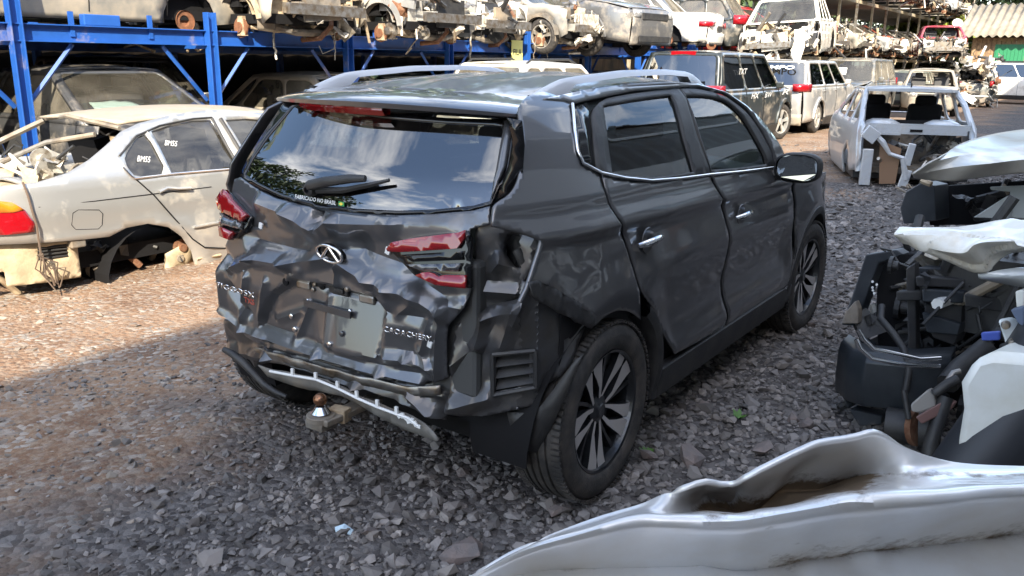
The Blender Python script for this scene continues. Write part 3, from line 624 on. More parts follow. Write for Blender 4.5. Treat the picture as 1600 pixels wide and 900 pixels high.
# oval emblem
def frame3(surfp):   # local axes on the rear at a pixel
    p = tgp(*surfp, .008); return p
eo = MB(); C0 = tgp(521, 397, .032); ux = (tgp(545, 403, .016)-tgp(497, 389, .016)); ux.y *= .3; ux = ux.normalized(); uz = Vector((.0, -.12, 1)).normalized()
ell = lambda a, rx, rz: C0+ux*(rx*math.cos(a))+uz*(rz*math.sin(a))
ring = [ell(a, .064, .031) for a in np.linspace(0, 2*PI, 41)[:-1]]
eo.tube(ring+[ring[0]], .0055, 8, cap=False)
eo.tube([ell(PI*1.25, .060, .030), ell(PI*.5, .006, .027)], .006, 8); eo.tube([ell(PI*1.75, .060, .030), ell(PI*.5, .006, .027)], .006, 8)
eo.build('emblem', M['chrome'], tg, smooth=50)
MB().add([ell(a, .070, .036)+Vector((0, .012, 0)) for a in np.linspace(0, 2*PI, 33)[:-1]], [tuple(range(32))]).build('emblem_base', M['blackgl'], tg, solid=.01)
def text_mesh(name, s, m, parent, place, size=1., ext=.0, bold=0., shear=0., space=1.):
    cu = bpy.data.curves.new('t', 'FONT'); cu.body = s; cu.size = size; cu.extrude = 0; cu.offset = bold; cu.shear = shear; cu.space_character = space; cu.resolution_u = 2
    o = bpy.data.objects.new('t', cu); COL.objects.link(o); dg = bpy.context.evaluated_depsgraph_get(); me = bpy.data.meshes.new_from_object(o.evaluated_get(dg)); bpy.data.objects.remove(o)
    bm = bmesh.new(); bm.from_mesh(me); bmesh.ops.subdivide_edges(bm, edges=[e for e in bm.edges if e.calc_length() > .12*size], cuts=1)
    xs = [v.co.x for v in bm.verts]; x0, x1 = min(xs), max(xs)
    for v in bm.verts: v.co = place((v.co.x-x0)/(x1-x0), v.co.y/size)
    bm.to_mesh(me); bm.free(); me.materials.clear(); me.materials.append(m); o = bpy.data.objects.new(name, me); link(o, parent)
    if ext: q = o.modifiers.new('s', 'SOLIDIFY'); q.thickness = ext; q.offset = 0
    return o
def on_tg(a, b, up, off):       # letters stand on a straight bar from a to b
    A, B, C_ = tgp(*a, off), tgp(*b, off), tgp(a[0], a[1]-up, off); m = tgp((a[0]+b[0])/2, (a[1]+b[1])/2, off); A.y = min(A.y, m.y); B.y = min(B.y, m.y); U = Vector((0, -.1, 1)).normalized()*(C_.z-A.z)
    return lambda u, v: A.lerp(B, u)+U*v
text_mesh('badge_lettering', 'TIGGO5X', M['chrome'], tg, on_tg((358, 443), (411, 462), 12, .022), ext=.004, bold=.01)
text_mesh('badge_lettering', 'TXS', mat('red badge', (.45, .08, .05), .3), tg, on_tg((391, 469), (407, 474), 12, .020), ext=.003, bold=.01)
text_mesh('badge_lettering', 'CAOACHERY', M['chrome'], tg, on_tg((608, 513), (687, 525), 12, .024), ext=.004, bold=.01)
def on_gl(a, b, up, off=.004):
    def f(u, v): q = REAR.uv(a[0]+(b[0]-a[0])*u, a[1]+(b[1]-a[1])*u-v*up); return REAR.fro(*q)+REAR.nrm(*q)*off
    return f
text_mesh('window_sticker', 'FABRICADO NO BRASIL', M['whitepl'], suv, on_gl((462, 310), (526, 321), 9), bold=.015, shear=.2)
sheet('flag_sticker', RP([(530, 315), (539, 316), (539, 323), (530, 322)]), on(REAR, .004), mat('green sticker', (.02, .25, .06), .4), suv, step=.02, solid=0)
sheet('flag_rhombus', RP([(531, 319), (534.5, 316.5), (538, 319.5), (534.5, 322)]), on(REAR, .006), mat('yellow sticker', (.75, .6, .05), .4), suv, step=.02, solid=0)
# wiper
wb = MB(); P = lambda px, py, o=.02: REAR.fro(*REAR.uv(px, py))+REAR.nrm(*REAR.uv(px, py))*o
wb.lathe([(.0, .028), (-.03, .024), (-.036, .012)], P(490, 295, .0), 'y', 18)
wb.tube([P(492, 295, .03), P(520, 292, .045), P(560, 287, .045), P(580, 285, .035)], [.020, .019, .016, .012], 8)
wb.tube([P(500, 300, .015), P(540, 300, .016), P(580, 292, .016), P(613, 285, .02)], [.010, .012, .010, .007], 6)
wb.build('rear_wiper', M['blackpl'], suv, smooth=45)
# door handles and mirror
for px, py, d in ((1008, 375, rdoor), (1155, 335, fdoor)):
    u, v = SIDE.uv(px, py); c = SIDE.fro(u, v); h = MB()
    h.tube([c+Vector((.018, -.095, -.004)), c+Vector((.036, -.06, .0)), c+Vector((.042, 0, .004)), c+Vector((.036, .06, .006)), c+Vector((.016, .095, .008))], [.010, .015, .017, .015, .010], 10)
    h.build('door_handle', M['suv'] if False else M['chrome'], d, smooth=60)
    MB().lathe([(.010, .052), (.013, .050), (.012, .04), (.006, 0)], c, 'x', 20).build('handle_cup', M['inner'], d, smooth=60)
m0 = Vector((.97, 2.44, 1.13)); rings = []
for k, (dy, s_) in enumerate(((-.055, .90), (-.045, 1.0), (.0, 1.0), (.045, .86), (.075, .55), (.085, .2))):
    rings.append([m0+Vector((.04+s_*.115*math.copysign(abs(math.cos(a))**.7, math.cos(a))-(.02 if dy > 0 else 0), dy+.02*math.cos(a), s_*.078*math.copysign(abs(math.sin(a))**.7, math.sin(a)))) for a in np.linspace(0, 2*PI, 25)[:-1]])
mb_ = MB().loft(rings, closed=True).add(rings[-1], [tuple(range(24))]).build('door_mirror', M['blackpl'], suv, smooth=50)
MB().add([p.lerp(m0+Vector((.04, -.055, 0)), .06)+Vector((0, .006, 0)) for p in rings[0]], [tuple(range(24))]).build('mirror_glass', mat('mirror glass', (.25, .27, .28), .02, 1.), mb_)
MB().tube([(.86, 2.40, 1.09), (.93, 2.42, 1.09)], .035, 10).build('mirror_arm', M['blackpl'], mb_, smooth=50)
# bonnet, windscreen, nose
def fhood(u, v): k = u/.85; return Vector((u, v, float(np.interp(v, [2.9, 3.3, 3.7, 3.95], [1.075, 1.03, .95, .86]))-.05*abs(k)**3))
sheet('bonnet', [(-.80, 2.75), (.80, 2.75), (.82, 3.2), (.76, 3.7), (.60, 3.93), (-.60, 3.93), (-.76, 3.7), (-.82, 3.2)], fhood, M['suv'], suv, step=.08, out=(0, 0, 1), solid=.02)
def fws(u, v): return Vector((u*(.82-.22*v), 2.98-.80*v-.10*u*u, 1.06+.47*v))
sheet('windscreen', [(-1, 0), (1, 0), (1, 1), (-1, 1)], fws, M['glass'], suv, step=.15, out=(0, 1, 1), solid=0)
def fnose(u, v): return Vector((u, 3.97-.25*(abs(u)/.8)**2.5-.10*abs(v-.6), v))
sheet('front_bumper', [(-.82, .22), (.82, .22), (.82, .85), (-.82, .85)], fnose, M['suv'], suv, step=.08, out=(0, 1, 0), solid=.02)
# cabin interior
ib = MB(); ib.box((0, 1.75, .55), (1.5, 2.6, .30)); ib.box((0, 2.75, .90), (1.5, .35, .35)); ib.box((0, 2.0, .95), (.05, .05, .1)); ib.box((.83, 1.7, .80), (.04, 2.3, .6)); ib.box((-.83, 1.7, .80), (.04, 2.3, .6)); ib.box((0, .35, .75), (1.3, .5, .5))
ib.build('cabin_floor', mat('grey cabin lining', (.045, .047, .047), .6), suv, bevel=.03)
for x in (-.38, .38):
    for y, nm in ((1.0, 'rear_seat'), (1.95, 'front_seat')):
        rr = Matrix.Rotation(-.25 if True else 0, 3, 'X'); s_ = MB(); s_.box((x, y-.05, 1.0), (.50, .14, .62), Matrix.Rotation(.25, 3, 'X')); s_.box((x, y-.15, 1.35), (.26, .10, .18), Matrix.Rotation(.2, 3, 'X')); s_.box((x, y+.2, .72), (.5, .5, .14))
        s_.build(nm, M['seat'], suv, bevel=.05, smooth=50)
swh = MB(); sc = Vector((-.38, 2.45, 1.0)); swh.tube([sc+Vector((.18*math.cos(a), -.05*math.sin(a), .17*math.sin(a))) for a in np.linspace(0, 2*PI, 24)], .014, 8); swh.build('steering_wheel', M['blackpl'], suv, smooth=50)
# far side from the same pressings
for o_, n_ in ((rdoor, 'rear_door'), (fdoor, 'front_door'), (fender, 'front_fender')): mirror(o_, suv, n_)
for fr_, gl_ in ((rframe, rglass), (fframe, fglass)):
    a = sheet('window_frame', fr_, on(SIDE, -.004), M['blackpl'], suv, holes=[gl_], step=.04, out=(1, 0, 0), solid=.02); a.data.transform(Matrix.Scale(-1, 4, (1, 0, 0))); a.data.flip_normals()
    a = sheet('window', gl_, on(SIDE, -.016), M['glass'], suv, step=.08, out=(1, 0, 0), solid=0); a.data.transform(Matrix.Scale(-1, 4, (1, 0, 0)))
a = sheet('rear_quarter_panel', [(.30, .45), (.26, 1.20), (.40, 1.44), (.56, 1.50), (.75, 1.28), (.62, 1.24), (1.0, .6), (.9, .75), (.6, .80), (.32, .68)], fside, M['suvside'], suv, step=.05, out=(1, 0, 0), solid=.012); a.data.transform(Matrix.Scale(-1, 4, (1, 0, 0))); a.data.flip_normals()

# ------------------------------------------------------------------ ground
def ground_mat():
    m = bpy.data.materials.new('gravel yard ground'); m.use_nodes = True; t = m.node_tree; l = t.links.new; b = t.nodes['Principled BSDF']; b.inputs['Roughness'].default_value = .9; b.inputs['Specular IOR Level'].default_value = .25
    co = t.nodes.new('ShaderNodeTexCoord'); sx = t.nodes.new('ShaderNodeSeparateXYZ'); l(co.outputs['Object'], sx.inputs[0])
    def N(scale, detail=6, rg=.6, out=0):
        n = t.nodes.new('ShaderNodeTexNoise'); n.inputs['Scale'].default_value = scale; n.inputs['Detail'].default_value = detail; n.inputs['Roughness'].default_value = rg; l(co.outputs['Object'], n.inputs['Vector']); return n.outputs[0]
    def MR(s, a, c, d=0., e=1.):
        n = t.nodes.new('ShaderNodeMapRange'); n.inputs[1].default_value = a; n.inputs[2].default_value = c; n.inputs[3].default_value = d; n.inputs[4].default_value = e; l(s, n.inputs[0]); return n.outputs[0]
    def MX(f, a, c, mode='MIX'):
        n = t.nodes.new('ShaderNodeMixRGB'); n.blend_type = mode
        for i, q in ((0, f), (1, a), (2, c)):
            if isinstance(q, tuple): n.inputs[i].default_value = (*q, 1)
            elif isinstance(q, float): n.inputs[i].default_value = q
            else: l(q, n.inputs[i])
        return n.outputs[0]
    def MA(op, a, c):
        n = t.nodes.new('ShaderNodeMath'); n.operation = op
        for i, q in ((0, a), (1, c)):
            if isinstance(q, float): n.inputs[i].default_value = q
            else: l(q, n.inputs[i])
        return n.outputs[0]
    dirt = MX(MR(N(1.3), .35, .65), (.135, .076, .048), (.255, .158, .096))
    dirt = MX(MR(N(26, 5, .7), .45, .75), dirt, (.31, .25, .185))
    vo = t.nodes.new('ShaderNodeTexVoronoi'); vo.inputs['Scale'].default_value = 34; l(co.outputs['Object'], vo.inputs['Vector'])
    sc = t.nodes.new('ShaderNodeSeparateXYZ'); l(vo.outputs['Color'], sc.inputs[0])
    grav = MX(sc.outputs[0], (.050, .044, .042), (.165, .152, .144))
    # gravel to the right of the track, dirt to the left
    mask = MR(MA('ADD', sx.outputs[0], MR(N(.9, 4), .3, .7, -.9, .9)), -1.35, -.25)
    stones = MR(sc.outputs[1], .62, .70)
    peb = MX(sc.outputs[0], (.16, .14, .12), (.38, .34, .29))
    dirt = MX(MA('MULTIPLY', stones, MR(N(2.2, 4), .38, .6)), dirt, peb)
    col = MX(mask, dirt, grav)
    l(col, b.inputs['Base Color'])
    bp = t.nodes.new('ShaderNodeBump'); bp.inputs['Strength'].default_value = 1; bp.inputs['Distance'].default_value = .02
    l(MA('ADD', MA('MULTIPLY', vo.outputs['Distance'], -.6), MA('MULTIPLY', N(60, 5), .5)), bp.inputs['Height']); l(bp.outputs[0], b.inputs['Normal'])
    return m
def gz(x, y):
    k = .018*noise.noise(Vector((x*1.3, y*.7, 0)))+.008*noise.noise(Vector((x*6, y*5, 3)))
    d = math.hypot(x, y)
    return k*min(1, 8/max(d, 1))-.02*math.exp(-((x+1.25)/.25)**2)*(y < 20)
xs = np.unique(np.concatenate([np.linspace(-400, -14, 14), np.linspace(-14, -5, 31), np.linspace(-5, 4, 150), np.linspace(4, 12, 21), np.linspace(12, 400, 14)]))
ys = np.unique(np.concatenate([np.linspace(-300, -8, 9), np.linspace(-8, -2, 21), np.linspace(-2, 9, 184), np.linspace(9, 50, 83), np.linspace(50, 600, 16)]))
gv = [(x, y, gz(x, y)) for y in ys for x in xs]; nx = len(xs)
gf = [(j*nx+i, j*nx+i+1, (j+1)*nx+i+1, (j+1)*nx+i) for j in range(len(ys)-1) for i in range(nx-1)]
me = bpy.data.meshes.new('ground'); me.from_pydata(gv, [], gf); me.materials.append(ground_mat()); me.polygons.foreach_set('use_smooth', [True]*len(gf))
ground = bpy.data.objects.new('ground', me); link(ground); tag(ground, 'gravel and brown dirt yard ground', kind='structure')

# crushed stone: thousands of small angular stones
ICO = None
def ico():
    bm = bmesh.new(); bmesh.ops.create_icosphere(bm, subdivisions=1, radius=1); v = np.array([q.co[:] for q in bm.verts]); bm.verts.index_update(); f = np.array([[q.index for q in p.verts] for p in bm.faces]); bm.free(); return v, f
ICO = ico()
def stones(name, pts, sizes, flat, m, label, seed=1):
    r = np.random.default_rng(seed); n = len(pts); V, F = ICO; k = len(V)
    var = []
    for _ in range(60):
        q = V*(1+r.uniform(-.38, .30, (k, 1))); q += r.normal(0, .12, (k, 3)); q[:, 0] *= r.uniform(.8, 1.5); q[:, 2] *= r.uniform(.45, .9)*flat
        d = r.normal(size=3); d /= np.linalg.norm(d); h = q@d; q -= np.outer(np.maximum(h-.55, 0), d); d = r.normal(size=3); d /= np.linalg.norm(d); h = q@d; q -= np.outer(np.maximum(h-.5, 0), d)
        var.append(q)
    var = np.array(var); W = var[r.integers(0, 60, n)]*np.asarray(sizes)[:, None, None]
    a = r.uniform(0, 2*PI, n); tx = r.normal(0, .35, n); ty = r.normal(0, .35, n)
    c, s = np.cos(a), np.sin(a); X = W[..., 0]*c[:, None]-W[..., 1]*s[:, None]; Y = W[..., 0]*s[:, None]+W[..., 1]*c[:, None]; Z = W[..., 2]
    Z2 = Z*np.cos(tx)[:, None]+Y*np.sin(tx)[:, None]; Y2 = Y*np.cos(tx)[:, None]-Z*np.sin(tx)[:, None]; X3 = X*np.cos(ty)[:, None]-Z2*np.sin(ty)[:, None]; Z3 = Z2*np.cos(ty)[:, None]+X*np.sin(ty)[:, None]
    P = np.stack([X3, Y2, Z3], -1)+np.asarray(pts)[:, None, :]
    co = P.reshape(-1, 3); fi = (F[None]+(np.arange(n)*k)[:, None, None]).reshape(-1)
    me = bpy.data.meshes.new(name); me.vertices.add(len(co)); me.vertices.foreach_set('co', co.ravel().astype('f')); me.loops.add(len(fi)); me.loops.foreach_set('vertex_index', fi.astype('i'))
    me.polygons.add(len(fi)//3); me.polygons.foreach_set('loop_start', np.arange(0, len(fi), 3, dtype='i')); me.update(); me.validate(); me.shade_flat(); me.materials.append(m)
    o = bpy.data.objects.new(name, me); link(o); return o
def gzv(x, y): return np.array([gz(a, b) for a, b in zip(x, y)])
def nmask(x, y): return np.array([noise.noise(Vector((a*.55, b*.35, 7))) for a, b in zip(x, y)])
def field(n, x0, x1, y0, y1, seed, fkeep):
    r = np.random.default_rng(seed); x = r.uniform(x0, x1, n); y = r.uniform(y0, y1, n)
    cx, cy = 2.316, -2.107; an = np.arctan2(-(x-cx), y-cy); k = (an > math.radians(34.6-40)) & (an < math.radians(34.6+42)) & (np.hypot(x-cx, y-cy) > 1.0)
    x, y = x[k], y[k]; kp = r.uniform(0, 1, len(x)) < fkeep(x, y); return x[kp], y[kp], r
M['stone'] = mat('crushed grey stone', (.138, .128, .122), .75, c2=(.205, .182, .165), nscale=3, island=.55, spec=.4)
M['stonetan'] = mat('pale dusty stone', (.24, .205, .165), .85, c2=(.17, .14, .12), nscale=2, island=.4, spec=.3)
M['stonebig'] = mat('brown grey rock', (.13, .115, .11), .7, c2=(.18, .14, .125), nscale=12, bump=.5, bscale=50)
def gdens(x, y): return np.clip((x+.72+1.0*nmask(x, y))/.75, .0, 1)
x, y, r = field(34000, -2.2, 3.2, -2, 4.2, 1, lambda x, y: np.clip(gdens(x, y), .14+.40*(nmask(x*2.5, y*2.5) > .15), 1))
s = r.lognormal(math.log(.0118), .45, len(x)).clip(.004, .040)*np.clip(.62+.38*(x+1.3)/1.1, .5, 1)
o = stones('gravel', np.stack([x, y, gzv(x, y)+s*.25], 1), s, .9, M['stone'], '', 1); tag(o, 'dark grey crushed stone around the SUV', 'gravel', kind='stuff')
x, y, r = field(26000, -4.5, 4.0, 4.0, 16, 2, lambda x, y: np.clip(gdens(x, y), .05, 1)*np.clip(9/(y+1), .3, 1))
s = r.lognormal(math.log(.022), .40, len(x)).clip(.01, .06)
o = stones('gravel', np.stack([x, y, gzv(x, y)+s*.15], 1), s, .8, M['stone'], '', 2); tag(o, 'grey crushed stone beyond the SUV front wheel', 'gravel', kind='stuff')
x, y, r = field(26000, -6.5, -.4, -1.5, 9, 3, lambda x, y: np.clip(.5+1.4*nmask(x*2.1, y*2.1), .06, .7)*np.clip((4.6/np.maximum(np.hypot(x-2.3, y+2.1), 1))**1.2, .15, 1))
s = r.lognormal(math.log(.0085), .48, len(x)).clip(.004, .035)
o = stones('gravel', np.stack([x, y, gzv(x, y)+s*.1], 1), s, .6, M['stonetan'], '', 3); tag(o, 'pale scattered pebbles on the brown dirt track', 'gravel', kind='stuff')
x, y, r = field(2600, .2, 2.6, -1.2, 5.5, 5, lambda x, y: np.clip(.25+(x-.3)*.5, .08, 1))
s = r.lognormal(math.log(.022), .35, len(x)).clip(.012, .045)
o = stones('gravel', np.stack([x, y, gzv(x, y)+s*.3], 1), s, .8, M['stone'], '', 9); tag(o, 'coarser broken stone lying right of the SUV', 'gravel', kind='stuff')
# single larger rocks
big = [((718, 868), .075, 'brownish pointed rock near the bottom edge left of the silver panel'), ((584, 837), .055, 'grey rock at the bottom below the small blue scrap'), ((868, 803), .05, 'rounded dark rock in front of the SUV rear tyre'), ((1262, 668), .055, 'pale sunlit rock beside the black crash beam'), ((1238, 655), .05, 'grey rock left of the black crash beam'), ((1190, 706), .06, 'reddish rock behind the silver bonnet'), ((1075, 722), .08, 'flat dark grey rock right of the SUV rear wheel'), ((1015, 715), .06, 'dark rock close to the SUV rear wheel'), ((1268, 512), .06, 'grey rock in front of the SUV front wheel'), ((745, 690), .05, 'tan rock in the shadow under the SUV corner'), ((723, 745), .045, 'upright triangular rock behind the SUV'), ((1100, 640), .05, 'low grey rock midway along the SUV side')]
for i, ((px, py), s_, lab) in enumerate(big):
    s_ *= .78; p = onz(px, py); r = np.random.default_rng(50+i); o = stones('rock', np.array([[0, 0, s_*.35]]), [s_], 1, M['stonebig'], '', 60+i); o.location = p; tag(o, lab, 'rock', 'larger rocks in the gravel')
p = onz(532, 838); b = MB(); b.tube([p+Vector((-.02, 0, .012)), p+Vector((.0, .02, .02)), p+Vector((.03, .03, .01))], [.018, .02, .012], 7)
o = b.build('plastic_scrap', mat('pale blue plastic', (.45, .58, .66), .4), None, smooth=30); tag(o, 'crumpled pale blue plastic scrap on the gravel', 'litter')
# weeds
M['leaf'] = mat('weed leaf', (.07, .16, .03), .6)
for px, py, h, lab in ((1155, 655, .06, 'tiny green weed in the gravel right of the SUV'), (1012, 712, .05, 'small dull weed beside the SUV rear wheel'), (1178, 500, .10, 'weed clump under the SUV sill near the front wheel')):
    p = onz(px, py); b = MB()
    for k in range(14):
        a = random.uniform(0, 6.3); q = h*random.uniform(.4, 1); t = Vector((math.cos(a), math.sin(a), 0)); s_ = t.cross(Vector((0, 0, 1)))*.012
        e = t*q*.9+Vector((0, 0, q*.7)); b.add([Vector((0, 0, 0)), e*.6+s_, e, e*.6-s_], [(0, 1, 2, 3)])
    o = b.build('weed', M['leaf'], None, fixn=False); o.location = p; tag(o, lab, 'weed', 'weeds in the gravel')
# tall shed behind the photographer's right shoulder: its eave throws the long shadow over the yard
M['shed'] = mat('weathered corrugated cladding', (.16, .16, .16), .6, .2, c2=(.10, .085, .07), nscale=.6)
XW = 7.6; HW = (XW+1.95)*math.tan(SUN_EL)/SDX
sh = thing('storage_hall', 'tall grey corrugated hall to the right of the yard', 'building', (XW, 0, 0))
b = MB(); rings = []
yy = np.arange(-60, 75, .5)
for i, y in enumerate(yy): rings.append([(.06*(i % 2), y, 0), (.06*(i % 2), y, HW-.1)])
b.loft(rings).build('wall', M['shed'], sh, solid=.02)
MB().box((4, 7, HW), (8.4, 136, .16)).build('roof', M['shed'], sh)
for z_, h_ in ((2.6, .5), (5.4, 1.3), (8.3, .35)): MB().box((-.05, 7, z_), (.06, 134, h_)).build('reflection_band', mat('pale reflection strip', (.72, .72, .70), .5), sh)  # pale strips added only to reflect as light streaks in the SUV flank
for k in range(18): MB().box((-.09, -40+5.2*k, 3.9), (.08, 3.4, 1.3)).build('window', M['blackgl'], sh)
b = MB(); b.box((8, 7, HW/2), (.1, 134, HW)); b.build('wall', M['shed'], sh)

# ------------------------------------------------------------------ general salvage car
PAINT = {}
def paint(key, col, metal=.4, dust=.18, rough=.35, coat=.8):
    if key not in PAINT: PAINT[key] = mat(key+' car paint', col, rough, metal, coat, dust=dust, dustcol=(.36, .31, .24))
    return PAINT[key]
JM = [M['alu'], M['steel'], M['greyjunk'], M['tanjunk'], M['rust'], M['blackpl'], M['wire'], M['white'], M['silver'], mat('pale grey casting', (.62, .60, .54), .5, .3, c2=(.30, .26, .2), nscale=15)]
def junk(b, n, c, d, r, scale=1., wts=None):
    """torn metal, castings, hoses and plates filling the box c, d"""
    c = np.array(c); d = np.array(d); wts = wts or [.20, .08, .20, .16, .06, .16, .05, .03, .02, .04]
    for _ in range(n):
        p = Vector(c+r.uniform(-.5, .5, 3)*d); k = r.choice(len(JM), p=np.array(wts)/sum(wts)); t = r.uniform(); rot = Matrix.Rotation(r.uniform(0, 6.3), 3, 'Z') @ Matrix.Rotation(r.normal(0, .7), 3, 'X') @ Matrix.Rotation(r.normal(0, .7), 3, 'Y'); s = scale*r.uniform(.6, 1.5)
        if t < .22:      # knocked-about casting or bracket
            n0 = len(b.v); b.box(p, (s*r.uniform(.05, .20), s*r.uniform(.04, .15), s*r.uniform(.03, .12)), rot, mi=k, taper=r.uniform(.4, 1))
            for q_ in range(n0, len(b.v)): b.v[q_] = tuple(np.array(b.v[q_])+r.normal(0, .018*s, 3))
        elif t < .50:
            q = [p]; 
            for _ in range(4): q.append(q[-1]+Vector(r.normal(0, .07*s, 3)))
            b.tube(q, r.uniform(.005, .016)*s, 6, mi=6 if r.uniform() < .4 else k)
        elif t < .62: b.lathe([(-.03*s, .0), (-.03*s, .07*s), (.0, .075*s), (.0, .04*s), (.04*s, .035*s), (.04*s, 0)], p, 'x', 14, mi=k, rot=None)
        elif t < .74:   # crumpled plate
            u = s*r.uniform(.12, .34); a2 = r.uniform(.5, .9); cv = r.normal(0, .5); g = [[p+rot @ Vector((u*(i/5-.5)+r.normal(0, .012*s), u*a2*(j/5-.5)+r.normal(0, .012*s), cv*u*((i/5-.5)**2)*2+r.normal(0, .018*s))) for i in range(6)] for j in range(6)]
            b.loft(g, mi=k)
        else: b.tube([p, p+rot @ Vector((0, s*r.uniform(.15, .45), 0))], s*r.uniform(.012, .035), 7, mi=k)
    return b
mat_head = mat('headlamp lens', (.55, .56, .56), .08, .3, 1., c2=(.18, .18, .18), nscale=18)
def small_wheel(parent, x, y, z, side, r0, rimm, w_=.19, steer=0, rn=10):
    wh = bpy.data.objects.new('wheel', None); link(wh, parent); wh.location = (x, y, z); wh.rotation_euler = (0, 0, steer+(PI if side < 0 else 0)); h = w_/2
    MB().lathe([(-h+.01, r0*.64), (-h, r0*.80), (-h+.03, r0*.97), (-h*.4, r0), (h*.4, r0), (h-.03, r0*.97), (h, r0*.82), (h-.005, r0*.70), (h-.02, r0*.66)], (0, 0, 0), 'x', 36).build('tyre', M['rubber'], wh, smooth=50)
    b = MB(); b.lathe([(h-.015, r0*.67), (h-.02, r0*.62), (-h+.03, r0*.58)], (0, 0, 0), 'x', 30); b.mi = 1; b.lathe([(0, 0), (0, r0*.6)], (0, 0, 0), 'x', 20); b.mi = 0
    b.lathe([(h-.015, 0), (h-.015, r0*.16), (h-.05, r0*.2)], (0, 0, 0), 'x', 16)
    n = 5 if rn == 10 else rn
    for k in range(n):
        q = 2*PI*k/n+.2
        for a, hw in ((0, .18),):
            p = [(h-.03, r0*.12, q-.35), (h-.03, r0*.12, q+.35), (h-.02, r0*.64, q+hw), (h-.02, r0*.64, q-hw)]
            vs = [(x_, rr*math.cos(t), rr*math.sin(t)) for x_, rr, t in p]+[(x_-.03, rr*math.cos(t), rr*math.sin(t)) for x_, rr, t in p]
            b.add(vs, [(0, 1, 2, 3), (0, 3, 7, 4), (1, 2, 6, 5)])
    b.build('rim', [rimm, M['cabin']], wh, fixn=False)
    return wh
def rr_(poly, c=.07):
    q = []
    for i in range(len(poly)):
        o_, a, b = np.array(poly[i-1], float), np.array(poly[i], float), np.array(poly[(i+1) % len(poly)], float); u = o_-a; v = b-a; lu, lv = np.linalg.norm(u), np.linalg.norm(v)
        u = u/lu*min(c, lu*.4); v = v/lv*min(c, lv*.4); q += [tuple(a+u), tuple(a+u*.35+v*.35), tuple(a+v)] if True else []
    return q
